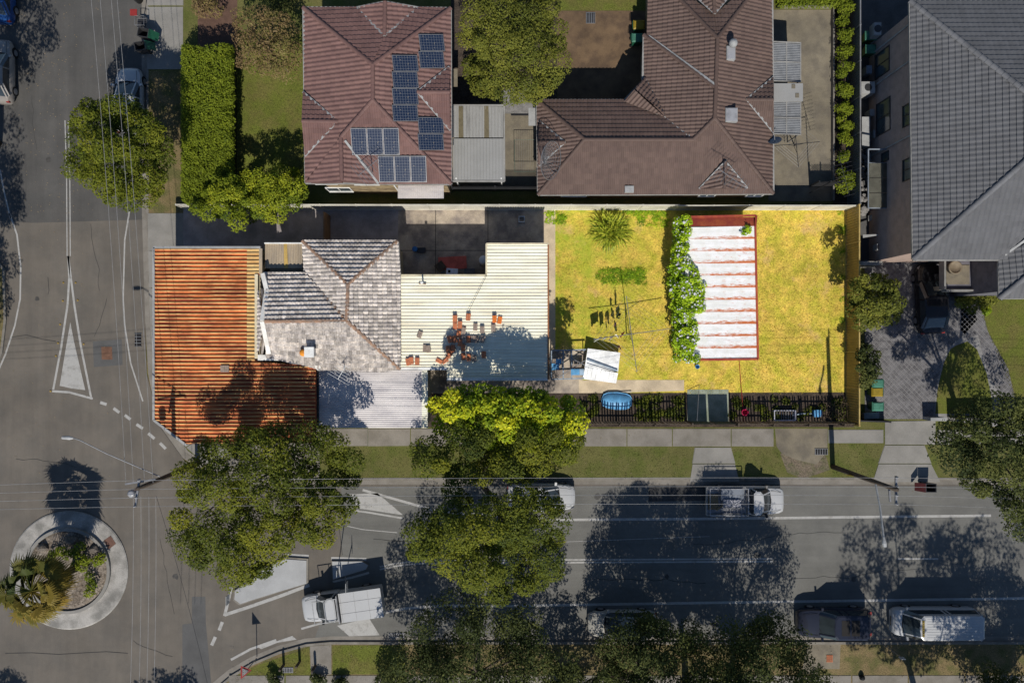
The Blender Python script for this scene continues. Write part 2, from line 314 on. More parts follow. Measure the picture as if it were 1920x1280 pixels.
def strip3(pts,wd,th,name,mat,parent,**k):
    m=MB()
    for a,b in zip(pts[:-1],pts[1:]): m.bar(a,b,wd,th)
    return m.out(name,mat,parent,**k)
def tiled(parent,faces,mat,rmat,ridges,valleys,gutters,pu=.26,pv=.34,vmat=None,amp=.72,rcap=.13,tv=None):
    fs=[[P(*q) for q in f] for f in faces]
    rf=deck(parent,fs,mat=mat)
    for f in fs: relief('roof_tiles',f,mat,rf,pu,[(a,b*amp) for a,b in TILE_U],pv,tv or TILE_V,cell=True)
    for a,b in ridges: caps(rf,P(*a)+Vector((0,0,.03)),P(*b)+Vector((0,0,.03)),rmat,r=rcap)
    for vl in valleys: strip3([P(*q)+Vector((0,0,.045)) for q in vl],.13,.03,'valley_flashing',vmat or greytrim,rf)
    for gl in gutters: strip3([P(*q)+Vector((0,0,-.04)) for q in gl],.13,.13,'gutter',gutm,rf)
    return rf
def sheet(name,poly,z,mat,**k): 
    k.setdefault('kind','structure'); v=[(*P(x,y)[:2],z) for x,y in poly]
    a=sum(v[i][0]*v[(i+1)%len(v)][1]-v[(i+1)%len(v)][0]*v[i][1] for i in range(len(v)))
    if a<0: v=v[::-1]
    return mesh(name,v,[tuple(range(len(v)))],mat,**k)
def line(pts,wd,z,mat=None,name='road_marking',jit=0,parent=None,**k):
    k.setdefault('kind','structure'); q=[P(x,y) for x,y in pts]; L_=[];Rr=[]
    for i,p in enumerate(q):
        d=(q[min(i+1,len(q)-1)]-q[max(i-1,0)]); d.z=0; d.normalize(); n=Vector((-d.y,d.x,0))*wd/2; L_.append((p.x+n.x,p.y+n.y,z)); Rr.append((p.x-n.x,p.y-n.y,z))
    n=len(q); return mesh(name,Rr+L_,[(i,i+1,n+i+1,n+i) for i in range(n-1)],mat or paint,parent,**k)
def sweep(pts,wd,z0,z1,name,mat,parent=None,**k):
    q=[P(x,y) for x,y in pts]; vs=[]; fs=[]
    for i,p in enumerate(q):
        d=(q[min(i+1,len(q)-1)]-q[max(i-1,0)]); d.normalize(); n=Vector((-d.y,d.x,0))*wd/2
        vs+=[(p.x-n.x,p.y-n.y,z0),(p.x+n.x,p.y+n.y,z0),(p.x+n.x,p.y+n.y,z1),(p.x-n.x,p.y-n.y,z1)]
    for i in range(len(q)-1):
        for k_ in range(4): a=i*4+k_; b=i*4+(k_+1)%4; fs.append((a,b,b+4,a+4))
    fs+= [(3,2,1,0),tuple(len(vs)-4+j for j in range(4))]
    return mesh(name,vs,fs,mat,parent,**k)
def arc(cx,cy,r,a0,a1,n=24): return [(cx+r*math.cos(R(a0+(a1-a0)*i/n)),cy+r*math.sin(R(a0+(a1-a0)*i/n))) for i in range(n+1)]

# ------------------------------------------------------------------ foliage
def inpoly(x,y,poly):
    c=False;n=len(poly)
    for i in range(n):
        x1,y1=poly[i];x2,y2=poly[i-1]
        if (y1>y)!=(y2>y) and x<(x2-x1)*(y-y1)/(y2-y1)+x1: c=not c
    return c
def leaves(name,blobs,nper,size,mat,parent,asp=.55,zmin=-.35,up=.5,kind=None,spread=.3,**k):
    """blobs: (centre, radius xyz, tone). one small rhombus per leaf"""
    B=len(blobs); off=np.array(ORG[parent.name]) if parent is not None else 0
    c=np.array([tuple(b[0]) for b in blobs])-off; r=np.array([b[1] for b in blobs]); tone=np.array([b[2] for b in blobs])
    n=B*nper; bi=np.repeat(np.arange(B),nper)
    z=rng.uniform(zmin,1,n); t=rng.uniform(0,2*np.pi,n); s=np.sqrt(1-z*z); d=np.stack([s*np.cos(t),s*np.sin(t),z],1)
    rad=(1-rng.random(n)**2*spread*1.6)*rng.uniform(.85,1.12,n); p=c[bi]+d*r[bi]*rad[:,None]
    nn=d*(1-up)+np.array([0,0,up])+rng.normal(0,.33,(n,3)); nn/=np.linalg.norm(nn,axis=1)[:,None]
    q=rng.normal(0,1,(n,3)); a=np.cross(nn,q); a/=np.linalg.norm(a,axis=1)[:,None]; b=np.cross(nn,a)
    sz=size*rng.uniform(.6,1.35,n)[:,None]; a*=sz/2; b*=sz*asp/2; fold=nn*sz*.08
    V=np.stack([p-a,p+b+fold,p+a,p-b+fold],1).reshape(-1,3)
    me=bpy.data.meshes.new(name); me.vertices.add(4*n); me.vertices.foreach_set('co',V.ravel())
    me.loops.add(4*n); me.loops.foreach_set('vertex_index',np.arange(4*n)); me.polygons.add(n); me.polygons.foreach_set('loop_start',np.arange(0,4*n,4)); me.polygons.foreach_set('loop_total',np.full(n,4))
    me.update(); me.validate(); at=me.attributes.new('var','FLOAT','FACE')
    at.data.foreach_set('value',np.clip(tone[bi]+rng.normal(0,.13,n),0,1).astype(np.float32)); me.materials.append(mat)
    return link(name,me,parent,kind=kind,**k)
LM={}
LM['fig']=leafmat('leaves_fig',(.03,.048,.010),(.108,.128,.013),(.23,.225,.018),.7)
LM['dark']=leafmat('leaves_dark',(.018,.03,.010),(.055,.07,.017),(.14,.148,.035),.7)
LM['round']=leafmat('leaves_round',(.04,.062,.008),(.11,.132,.011),(.21,.21,.015),.7)
LM['bright']=leafmat('leaves_bright',(.06,.12,.01),(.24,.32,.012),(.66,.62,.02),.6)
LM['lime']=leafmat('leaves_lime',(.06,.10,.01),(.18,.22,.012),(.36,.37,.02),.65)
LM['olive']=leafmat('leaves_olive',(.05,.068,.013),(.125,.138,.02),(.22,.215,.03),.7)
LM['hedge']=leafmat('leaves_hedge',(.06,.085,.008),(.15,.19,.012),(.24,.27,.018),.7)
LM['autumn']=leafmat('leaves_autumn',(.15,.09,.05),(.20,.14,.06),(.21,.19,.05))
LM['palm']=leafmat('palm_fronds',(.045,.065,.014),(.14,.12,.02),(.27,.18,.03))
LM['vine']=leafmat('leaves_vine',(.10,.20,.012),(.30,.46,.015),(.62,.74,.03),.65)
LM['flower']=leafmat('vine_flowers',(.55,.5,.62),(.7,.68,.75),(.85,.83,.88))
LM['cord']=leafmat('strappy_leaves',(.10,.16,.02),(.30,.36,.03),(.62,.60,.07),.45)
LM['straw']=leafmat('dry_twigs',(.14,.10,.06),(.22,.17,.11),(.34,.29,.2))
bark=M('bark',(.10,.08,.06),.95,.25,3,.8,14,(.065,.052,.04))
def trunk(root,base,tops,r0,fork=.4,name='trunk'):
    m=MB(); base=Vector(base); cen=sum((Vector(t) for t in tops),Vector())/len(tops); f=base.lerp(cen,fork); f.x=base.x*.6+cen.x*.4; f.y=base.y*.6+cen.y*.4
    m.tube([base,base.lerp(f,.5)+Vector((.06,.04,0)),f],[r0,r0*.8,r0*.7],8)
    t_=m.out(name,bark,root,smooth=True)
    for t in tops:
        t=Vector(t); mid=f.lerp(t,.5)+Vector((random.uniform(-.4,.4),random.uniform(-.4,.4),.3)); bb=MB(); bb.tube([f-Vector((0,0,.1)),mid,t],[r0*.42,r0*.25,.03],5)
        bb.out('branch',bark,t_,smooth=True)
def crown(outline,hb,ht,rad,dist,holes=(),gap=0.0,n=4000,inset=.8,seed=1,low=.25):
    rd=random.Random(seed); xs=[p[0] for p in outline]; ys=[p[1] for p in outline]; cx=sum(xs)/len(xs); cy=sum(ys)/len(ys)
    rx=(max(xs)-min(xs))/2; ry=(max(ys)-min(ys))/2; out=[]; cen=[]
    big=[(rd.uniform(min(xs),max(xs)),rd.uniform(min(ys),max(ys)),rd.uniform(-.9,.9)) for _ in range(14)]
    for _ in range(n):
        x=rd.uniform(min(xs),max(xs)); y=rd.uniform(min(ys),max(ys)); pr=rad*S*inset*.9
        if not all(inpoly(x+pr*math.cos(a),y+pr*math.sin(a),outline) for a in (0,1.57,3.14,4.71)): continue
        if any(inpoly(x,y,h) for h in holes): continue
        if any((x-a)**2+(y-b)**2<(dist*S)**2 for a,b in cen): continue
        cen.append((x,y)); d=min(1,math.hypot((x-cx)/rx,(y-cy)/ry)); hh=hb+(ht-hb)*math.sqrt(max(0,1-d*d*.85))+rd.uniform(-.4,.4)
        bn=min(big,key=lambda q:(q[0]-x)**2+(q[1]-y)**2)[2]; hh+=bn*.7
        tone=.5+bn*.22+rd.uniform(-.2,.2)
        if rd.random()<low: hh-=rd.uniform(.9,2.2)
        k=rad*rd.uniform(.6,1.15); out.append((P(x,y,hh),(k,k*rd.uniform(.8,1.1),k*.75),min(.85,max(.15,tone))))
    return out
def tree(name,label,outline,hb,ht,base,mat,rad=.85,dist=.8,nper=260,size=.2,r0=.22,cat='tree',group=None,**kw):
    b3=(*P(*base)[:2],.08); root=thing(name,label,cat,b3,group); bl=crown(outline,hb,ht,rad,dist,**kw)
    if not bl: print('EMPTY',label); return root
    leaves('crown',bl,nper,size,mat,root); rd=random.Random(3); tp=rd.sample(bl,min(9,len(bl)))
    trunk(root,b3,[t[0] for t in tp],r0); return root
def blobtree(name,label,c,r,zr,base,mat,nb=60,rad=.9,nper=230,size=.2,r0=.25,group=None,seed=1,cat='tree'):
    """crown given in the round: ground centre px c, radii m r, heights zr"""
    rd=random.Random(seed); cc=P(*c); b3=(*P(*base)[:2],.08); root=thing(name,label,cat,b3,group); bl=[]
    while len(bl)<nb:
        x,y,z=(rd.uniform(-1,1) for _ in range(3)); q=x*x+y*y+z*z
        if q>1 or q<.25: continue
        k=rad*rd.uniform(.7,1.2); bl.append((Vector((cc.x+x*r[0],cc.y+y*r[1],(zr[0]+zr[1])/2+z*(zr[1]-zr[0])/2)),(k,k,k*.7),rd.uniform(.3,.7)))
    leaves('crown',bl,nper,size,mat,root,zmin=-.6); trunk(root,b3,[b[0] for b in rd.sample(bl,10)],r0); return root
def shrub(name,label,px,py,h,r,mat,size=.14,nper=220,nb=6,cat='shrub',group=None,ry=None):
    b3=P(px,py); b3.z=.1; root=thing(name,label,cat,b3,group); rd=random.Random(int(px*7+py)); ry=ry or r
    bl=[(Vector((b3.x+rd.uniform(-.6,.6)*r,b3.y+rd.uniform(-.6,.6)*ry,.1+h*rd.uniform(.45,.75))),(r*.6,ry*.6,h*.35),rd.uniform(.3,.7)) for _ in range(nb)]
    leaves('foliage',bl,nper,size,mat,root); m=MB()
    for b in bl[:3]: m.tube([b3,b[0]],[.04,.015],5)
    m.out('stem',bark,root); return root
def tufts(name,polys,per,size,mat,z=.11,holes=(),**k):
    vs=[];off=0
    for poly in polys:
        q=[P(*p) for p in poly]; xs=[p.x for p in q]; ys=[p.y for p in q]; A=(max(xs)-min(xs))*(max(ys)-min(ys)); n=int(A*per)
        X=rng.uniform(min(xs),max(xs),n); Y=rng.uniform(min(ys),max(ys),n); pl=[(p.x,p.y) for p in q]
        keep=np.zeros(n,bool)
        for i in range(len(pl)):
            x1,y1=pl[i]; x2,y2=pl[i-1]
            if y1==y2: continue
            cnd=((y1>Y)!=(y2>Y))&(X<(x2-x1)*(Y-y1)/(y2-y1)+x1); keep^=cnd
        X=X[keep];Y=Y[keep]; n=len(X); t=rng.uniform(0,6.28,n); s=size*rng.uniform(.5,1.4,n); l=rng.uniform(-.7,.7,(n,2))*s[:,None]
        w_=s*.28; vs.append(np.stack([np.stack([X-np.cos(t)*w_,Y-np.sin(t)*w_,np.full(n,z-.01)],1),np.stack([X+np.cos(t)*w_,Y+np.sin(t)*w_,np.full(n,z-.01)],1),np.stack([X+l[:,0],Y+l[:,1],z+s*.7],1)],1).reshape(-1,3))
    V=np.concatenate(vs); n=len(V)//3; me=bpy.data.meshes.new(name); me.vertices.add(3*n); me.vertices.foreach_set('co',V.ravel()); me.loops.add(3*n); me.loops.foreach_set('vertex_index',np.arange(3*n))
    me.polygons.add(n); me.polygons.foreach_set('loop_start',np.arange(0,3*n,3)); me.polygons.foreach_set('loop_total',np.full(n,3)); me.update(); me.materials.append(mat)
    return link(name,me,None,kind='stuff',**k)
# ================================================================== SETTING
g=MB().add([(-600,-600,-.03),(600,-600,-.03),(600,600,-.03),(-600,600,-.03)],[(0,1,2,3)]); g.out('ground',lawnd,kind='structure')
ROAD=[(-3500,-2500),(262,-2500),(266,400),(275,700),(300,800),(345,862),(400,900),(480,908),(5000,908),(5000,1192),(620,1192),(520,1212),(430,1255),(370,1330),(330,4000),(-3500,4000)]
sheet('road',ROAD,0,asph)
sheet('road_surface',[(-90,-2500),(262,-2500),(266,412),(60,418),(-60,410)],.004,asphg)
sheet('road_surface',[(640,912),(5000,908),(5000,1192),(700,1192),(590,1196),(640,1060)],.004,asphm)
sheet('road_patch',[(360,1118),(385,1118),(386,1168),(390,1212),(396,1280),(342,1280),(342,1170),(360,1168)],.004,asphp)
sheet('road_patch',[(174,640),(228,636),(230,684),(176,688)],.004,asphp)
sheet('road_patch',[(190,650),(210,650),(211,674),(191,674)],.008,M('orange_patch',(.16,.085,.055),.9,.2,3,.2,25))
sheet('road_patch',[(1216,910),(1335,910),(1335,938),(1216,940)],.008,M('asphalt_dark_patch',(.055,.054,.053),.9,.14,1,.3,40))
sheet('manhole_cover',[(196,1012),(209,1003),(219,1018),(205,1029)],.115,M('rust_cover',(.14,.075,.055),.8,.1,3,.1,20))
NB=[(274,-2500),(278,400),(284,600),(290,700),(308,784),(352,846),(410,886),(490,897),(5000,897),(5000,-2500)]
SB=[(345,4000),(384,1336),(408,1290),(436,1266),(474,1243),(524,1222),(574,1208),(620,1204),(5000,1204),(5000,4000)]
m=MB(); m.prism(pc(NB),-.05,.10); m.out('verge',lawnv,kind='structure')
m=MB(); m.prism(pc(SB),-.05,.10); m.out('verge',lawnd,kind='structure')
m=MB(); m.prism(pc([(-3500,-2500),(-60,-2500),(-50,400),(-20,470),(8,505),(11,600),(4,660),(-30,740),(-80,800),(-200,850),(-3500,850)]),-.05,.10); m.out('verge',lawnd,kind='structure')
def kerb(pts,label=None): 
    r=sweep(pts,.16,-.03,.115,'kerb',kerbm,kind='structure'); return r
kerb([(274,-2500)]+NB[1:9]+[(5000,897)])
kerb(SB[:-1])
line([(268,-2500),(272,400),(278,600),(284,700),(301,790),(347,854),(405,893),(485,902),(5000,902)],.42,.006,conc,'gutter_strip')
line([(337,4000),(377,1333),(402,1284),(431,1260),(471,1237),(521,1216),(572,1202),(620,1198),(5000,1198)],.42,.006,conc,'gutter_strip')
kerb([(-60,-2500),(-50,400),(-20,470),(8,505),(11,600),(4,660),(-30,740),(-80,800),(-200,850)])
# footpath slabs: real slabs with open joints, one object each
def slabs(name,mat,quads,z0=.09,z1=.125,gap=.03,label=None):
    root=sheet(name,[q for q in quads[0]],.102,joint); 
    for q in quads:
        w_=[P(*p) for p in q]; c=sum(w_,Vector())/4; pl=[]
        for p in w_: d=(c-p).normalized(); pl.append((p.x+d.x*gap,p.y+d.y*gap))
        m=MB(); m.prism(pl,z0,z1+random.uniform(-.004,.004)); m.out('slab',mat,root)
    return root
fq=[]
xs=[596,690,770,850,930,1010,1090,1175,1260,1370,1450]
for a,b in zip(xs[:-1],xs[1:]): fq.append([(a,803),(b,803),(b,835+(b-596)*.002),(a,836)])
slabs('footpath',conc,fq)
fq=[[(1552,805),(1655,805),(1655,830),(1552,830)],[(1657,789),(1753,788),(1753,833),(1657,833)],[(1755,805),(1850,805),(1850,833),(1755,833)],[(1852,805),(1950,805),(1950,833),(1852,833)],[(1952,805),(2100,805),(2100,833),(1952,833)]]
slabs('footpath',conc2,fq)
slabs('driveway_crossing',conc2,[[(1302,838),(1370,838),(1378,868),(1297,868)],[(1297,869),(1378,869),(1386,903),(1292,903)]])
slabs('driveway_crossing',conc2,[[(1657,834),(1732,834),(1745,868),(1645,868)],[(1645,869),(1745,869),(1762,903),(1634,903)]])
sheet('footpath_apron',[(1452,803),(1551,803),(1550,845),(1530,870),(1495,862),(1465,850),(1455,836)],.106,conct)
sheet('bare_dirt',[(1462,850),(1500,852),(1545,845),(1555,880),(1505,897),(1475,885)],.104,M('bare_dirt_soil',(.15,.12,.085),.95,.3,1.5,.7,14,(.10,.095,.05)))
# corner footpath beside the rusty awning
fq=[]; cp=[(278,400),(279,470),(281,540),(283,610),(288,690),(297,740),(318,790),(350,838),(395,878)]; co_=[(346,400),(320,470),(322,540),(322,610),(322,690),(325,735),(350,775),(385,815),(440,850)]
for i in range(8): fq.append([cp[i],co_[i],co_[i+1],cp[i+1]])
slabs('footpath',conc2,fq)
sheet('footpath_strip',[(440,850),(395,878),(430,893),(600,895),(600,836),(596,803),(440,803)],.108,conc)
slabs('driveway_crossing',conc2,[[(277,-60),(345,-60),(345,12),(277,12)],[(277,14),(345,14),(345,132),(277,132)]])
sheet('verge_grass',[(277,134),(345,134),(346,400),(279,400)],.106,lawnd)
for x,y in ((480,0),): pass
# private ground surfaces
sheet('front_lawn',[(432,60),(570,60),(575,380),(432,380)],.106,lawng)
sheet('garden_path',[(372,-80),(446,-80),(446,120),(372,100)],.110,M('red_brown_path',(.12,.07,.05),.9,.12,2,.3,25))
sheet('courtyard_paving',[(1045,22),(1215,22),(1215,205),(1045,205)],.110,brownp)
sheet('back_lawn',[(1045,-120),(1215,-120),(1215,21),(1045,21)],.110,lawng)
sheet('garden_bed',[(846,-120),(1044,-120),(1044,200),(846,200)],.106,soil)
sheet('side_concrete',[(846,200),(1012,190),(1012,355),(846,355)],.110,conct)
sheet('white_gravel_bed',[(940,172),(985,160),(1008,205),(1006,216),(944,214)],.114,rubbish)
sheet('concrete_yard',[(1440,20),(1557,20),(1557,378),(1440,378)],.110,conct)
sheet('side_passage',[(1608,-100),(1720,-100),(1720,492),(1608,492)],.106,M('passage_concrete',(.10,.098,.095),.9,.12,1,.2,25))
sheet('driveway',[(345,393),(747,393),(747,470),(345,470)],.110,M('driveway_concrete',(.34,.30,.29),.9,.12,1,.2,25,stain=.25))
sheet('driveway_crossing',[(279,402),(345,402),(345,464),(279,464)],.116,conc2)
sheet('yard_concrete',[(747,393),(1020,393),(1020,530),(747,530)],.112,concy)
for pts in ([(747,470),(1020,470)],[(817,393),(817,530)],[(915,393),(915,530)]): line(pts,.04,.117,M('joint_dark',(.05,.045,.04),.9,.1,3,0,20),'expansion_joint')
sheet('concrete_strip',[(1020,393),(1041,393),(1041,655),(1020,655)],.114,concp)
sheet('lawn',[(1041,393),(1584,393),(1584,740),(1041,740)],.106,lawny)
sheet('garden_path',[(1085,712),(1282,712),(1282,732),(1085,738)],.112,concp)
sheet('patio_concrete',[(800,655),(1100,655),(1088,738),(800,738)],.110,concy)
sheet('garden_bed',[(598,738),(1600,735),(1600,800),(598,800)],.114,soil)
sheet('gate_slab',[(1288,730),(1365,730),(1365,790),(1288,790)],.118,M('mossy_slab',(.28,.31,.24),.9,.15,1.5,.3,18,(.2,.23,.17)))
lg=dict(label='short dry grass blades of the sunny back yard',cat=None)
tufts('lawn_grass',[[(1042,394),(1255,394),(1262,712),(1300,712),(1420,672),(1580,700),(1580,738),(1285,738),(1283,712),(1190,700),(1160,655),(1042,655)],[(1418,396),(1582,396),(1582,700),(1420,700)]],110,.075,lawny)
tufts('verge_grass_blades',[[(600,838),(1290,840),(1285,896),(600,896)],[(1372,840),(1455,840),(1470,896),(1388,896)],[(1560,832),(1650,832),(1632,896),(1560,896)]],70,.06,lawnv)
tufts('verge_grass_blades',[[(430,1272),(580,1212),(585,1275),(430,1300)],[(625,1208),(735,1208),(735,1275),(625,1275)],[(434,62),(568,62),(568,330),(434,330)],[(1830,562),(1930,562),(1930,790),(1895,790)]],70,.06,lawng)
# south verge
sheet('verge_grass',[(415,1300),(440,1268),(480,1246),(580,1212),(585,1275),(415,1310)],.106,lawng)
sheet('verge_grass',[(624,1208),(760,1208),(760,1262),(624,1262)],.106,lawng)
sheet('gravel_strip',[(582,1210),(622,1207),(622,1262),(584,1268)],.106,conc)
slabs('footpath',conc,[[(a,1264),(a+105,1264),(a+105,1310),(a,1310)] for a in range(430,1960,106)])
sheet('concrete_pad',[(1515,1204),(1575,1204),(1573,1252),(1534,1252),(1532,1262),(1500,1262)],.108,conct)
# pavers of the right-hand driveway: laid diagonally, joints recessed
GR=[(0,-.03),(.07,-.03),(.075,0),(.925,0),(.93,-.03)]
sheet('paving_bed',[(1620,488),(1800,488),(1825,560),(1850,620),(1905,760),(1906,800),(1868,800),(1755,785),(1620,785)],.110,M('grout_light',(.25,.24,.23),.9,.05,2,.1,20))
dv=[[(1620,488),(1800,488),(1830,600),(1800,634),(1790,640),(1620,640)],[(1620,640),(1790,640),(1775,656),(1620,656)],[(1620,656),(1775,656),(1764,680),(1620,680)],[(1620,680),(1764,680),(1756,715),(1620,715)],[(1620,715),(1756,715),(1747,785),(1620,785)],[(1800,560),(1835,560),(1850,622),(1812,634),(1800,620)],[(1812,634),(1850,622),(1888,690),(1904,760),(1865,760),(1850,700)],[(1865,760),(1904,760),(1906,800),(1868,800)]]
for i,p in enumerate(dv):
    relief('driveway_pavers',[Vector((*P(*q)[:2],.122)) for q in p],paverm,None,.168*1.414/1.0,GR,.168*1.414,GR,udir=(1,1,0),anchor=(20,5,.118))
sheet('island_lawn',[(1790,648),(1812,640),(1830,655),(1848,700),(1858,750),(1860,775),(1752,775),(1756,730),(1768,680),(1780,655)],.122,lawng)
sheet('front_lawn',[(1835,560),(2100,560),(2100,790),(1908,790),(1903,740),(1888,690),(1852,622)],.112,lawng)
# ------------------------------------------------------------------ painted markings
W=.17
line([(680,918),(740,935),(800,952),(840,960),(1050,974),(1330,972),(1858,966)],W,.010)
for o in (0,5): line([(712,1062+o),(740,1056+o),(780,1051+o),(850,1050+o),(1060,1049+o),(1449,1047+o)],.11,.010)
line([(1683,1047),(1759,1047)],.11,.010)
line([(700,1152),(760,1140),(820,1135),(960,1135),(1280,1130),(1920,1121),(3500,1100)],W,.010)
for o in (0,6): line([(122+o,226),(125+o,330),(126+o,480)],.07,.010)
line([(128,480),(130,520),(127,570),(115,650),(100,730)],.14,.010); line([(128,480),(133,520),(140,575),(152,650),(171,745)],.14,.010)
line([(98,733),(130,735),(174,747)],.15,.012)
sheet('road_marking',[(132,604),(139,640),(160,731),(135,728),(112,723),(124,650)],.010,paint)
line([(243,395),(234,450),(231,560),(234,610),(245,680),(268,752)],.10,.010)
line([(18,400),(32,440),(39,500),(38,560),(28,610),(10,665),(-10,710)],.11,.010)
line([(0,318),(8,360),(20,410)],.10,.010)
for p in (((188,754),(200,758)),((213,765),(224,773)),((234,778),(245,786)),((256,795),(268,803)),((278,812),(290,822)),((300,830),(311,841))): line(p,.2,.010)
for a,b in (((417,1165),(411,1181)),((404,1193),(397,1209))): line([a,b],.22,.010)
line([(421,1154),(427,1130),(434,1100)],.2,.010); line([(421,1152),(470,1136),(530,1115),(580,1096)],.22,.012)
line([(433,1236),(470,1216),(518,1199)],.16,.010); line([(565,1178),(600,1168),(720,1148)],.14,.010)
sheet('road_marking',[(485,1213),(548,1191),(556,1198),(520,1204),(490,1216)],.010,paint)
sheet('road_marking',[(632,1172),(692,1158),(712,1190),(655,1192)],.010,paint)
sheet('road_marking',[(650,926),(708,924),(756,965),(675,953)],.010,paint)
line([(632,952),(690,960),(755,971)],.12,.010)
line([(625,980),(680,992),(745,998)],.05,.010)
line([(1062,1015),(1330,1005)],.03,.010,paint)
crk=M('crack_sealant',(.05,.048,.045),.9,.1,3,0,20)
for pts in ([(10,1224),(60,1223),(110,1226),(160,1223),(200,1221),(240,1224)],[(22,632),(50,628),(80,636),(105,640)],[(150,240),(160,228),(175,224)],[(636,990),(642,1040)],[(90,520),(92,545),(90,552)]): line(pts,.035,.011,crk,'road_crack')
rc=random.Random(12)
for x,y,dx,dy,n in ((30,860,14,1,9),(300,1010,3,13,9),(700,1010,16,1,12),(900,1110,15,-1,8),(1120,1085,14,1,14),(1480,1085,15,0,16),(170,420,1,12,10),(60,180,2,13,8),(200,560,-2,12,6),(1300,1020,14,-1,20),(250,1200,10,5,7)):
    pts=[(x,y)]
    for _ in range(n): x+=dx+rc.uniform(-4,4); y+=dy+rc.uniform(-4,4); pts.append((x,y))
    line(pts,rc.choice((.02,.03)),.013,crk,'road_crack')
oil=M('oil_stain',(.07,.066,.06),.6,.2,4,.1,20)
for x,y,r_ in ((1420,1040,.22),(1600,1085,.18),(700,1130,.16),(1120,930,.2),(90,300,.2),(70,560,.16),(330,1080,.2),(1250,1080,.17),(1340,1170,.25),(180,880,.15)):
    sheet('oil_stain',[(x+S*r_*math.cos(t*.628)*rc.uniform(.6,1.3),y+S*r_*math.sin(t*.628)*rc.uniform(.6,1.3)) for t in range(10)],.0075,oil)
for x,y in ((98,733),(108,667),(112,643),(116,608),(121,564),(122,530),(139,530),(143,563),(154,645)):
    m=MB(); p=P(x-3 if x<125 else x+3,y); m.lathe((p.x,p.y,.012),[(.07,0),(.06,.025),(.03,.035)],8); setp(m.out('reflector_stud',M('stud_yellow',(.3,.2,.05),.6,.1,3,0,20)),f'small yellow raised stud {"left" if x<125 else "right"} of the white chevron, '+{733:'lowest on that side',667:'second from the bottom',643:'third from the bottom',608:'fourth from the bottom',564:'second from the top',530:'topmost on that side',563:'middle one',645:'lowest of that side'}[y],'road stud','road studs along the splitter chevron')
# splitter islands
def island(name,label,poly,mk=True):
    root=thing(name,label,'traffic island',(*P(*poly[0])[:2],0),'white painted splitter islands')
    m=MB(); m.prism(pc(poly),-.02,.12); m.out('kerb_edge',kerbm,root)
    cx=sum(p[0] for p in poly)/len(poly); cy=sum(p[1] for p in poly)/len(poly); m=MB(); m.prism(pc([(cx+(x-cx)*.955,cy+(y-cy)*.93) for x,y in poly]),.1,.15); m.out('painted_top',islandm,root); return root
island('traffic_island','larger white painted splitter island partly under the left street tree',[(440,1106),(500,1062),(535,1043),(579,1046),(579,1092),(520,1110),(470,1126),(450,1133),(438,1124)])
island('traffic_island','smaller white wedge island above the white canopy ute',[(622,1050),(680,1050),(692,1058),(688,1066),(624,1086)])
line([(535,1040),(579,1042)],.2,.012); line([(621,1046),(687,1048)],.2,.012); line([(624,1090),(660,1082),(692,1073)],.14,.012)
# roundabout
c=P(130,1068); root=thing('roundabout','round concrete island with planted centre at the street junction','roundabout',(c.x,c.y,0))
m=MB(); r0,r1=111/S,80/S; m.lathe((c.x,c.y,0),[(r0,-.02),(r0,.06),(r0-.08,.10),(r1,.11),(r1-.02,.11)],64); m.out('apron',round_c,root)
m=MB(); n=64
for rr0,rr1,z in ((r1,r1-.2,.30),): 
    vs=[];fs=[]
    for k in range(n):
        t=2*math.pi*k/n
        for r_,z_ in ((rr0,.08),(rr0,z),(rr1,z),(rr1,.08)): vs.append((c.x+r_*math.cos(t),c.y+r_*math.sin(t),z_))
    for k in range(n):
        for j in range(3): fs.append((k*4+j,((k+1)%n)*4+j,((k+1)%n)*4+j+1,k*4+j+1))
m.add(vs,fs); m.out('kerb_ring',conc2,root)
m=MB(); m.lathe((c.x,c.y,0),[(r1-.2,.16),(r1-.5,.22),(.6,.34),(.01,.36)],40); m.out('mulch',M('pale_mulch',(.22,.185,.15),.95,.4,2,1,9,(.12,.095,.07)),root)
# ------------------------------------------------------------------ fences
def panel_fence(name,label,pts,h,mat,cat='fence',seg=2.4,pitch=.16,rail=True,z=.1,cap=.05,postm=None):
    a=P(*pts[0]); b=P(*pts[1]); d=b-a; n=max(1,round(d.length/seg)); root=thing(name,label,cat,(a.x,a.y,z)); u=d.normalized(); nr=Vector((-u.y,u.x,0)); key=None; L_=d.length/n
    k=int(L_/pitch); vs=[];fs=[]
    for i in range(k*4+1):
        t=i/(k*4); o=(.0,.022,.022,.0)[i%4]
        for zz in (0,h):
            vs.append((t*L_,o,zz))
    for i in range(k*4): fs.append((2*i,2*i+2,2*i+3,2*i+1))
    q=len(vs); vs+=[(x,y-.012,z_) for x,y,z_ in vs]; fs+=[tuple(j+q for j in f[::-1]) for f in fs]
    me=bpy.data.meshes.new('panel'); me.from_pydata(vs,[],fs); me.materials.append(mat)
    rm=MB(); rm.box(0,L_,-.03,.05,h-cap,h+.01); rm.box(0,L_,-.03,.05,0,.06); re=bpy.data.meshes.new('rail'); re.from_pydata(rm.v,[],rm.f); re.materials.append(postm or mat)
    pm=MB(); pm.box(-.035,.035,-.045,.065,0,h+.03); pe=bpy.data.meshes.new('post'); pe.from_pydata(pm.v,[],pm.f); pe.materials.append(postm or mat); ang=math.atan2(u.y,u.x)
    for i in range(n+1):
        for nm,me_ in (('panel',me),('rail',re),('post',pe)):
            if i==n and nm!='post': continue
            o=link(nm,me_,root); o.location=u*(L_*i); o.rotation_euler=(0,0,ang)
    return root
panel_fence('boundary_fence','cream ribbed metal fence behind the shaded concrete yard and lawn',[(352,393),(1262,394)],1.75,creamf)
panel_fence('boundary_fence','cream metal fence run behind the dry lawn right of the shed',[(1262,394),(1584,394)],1.6,creamf)
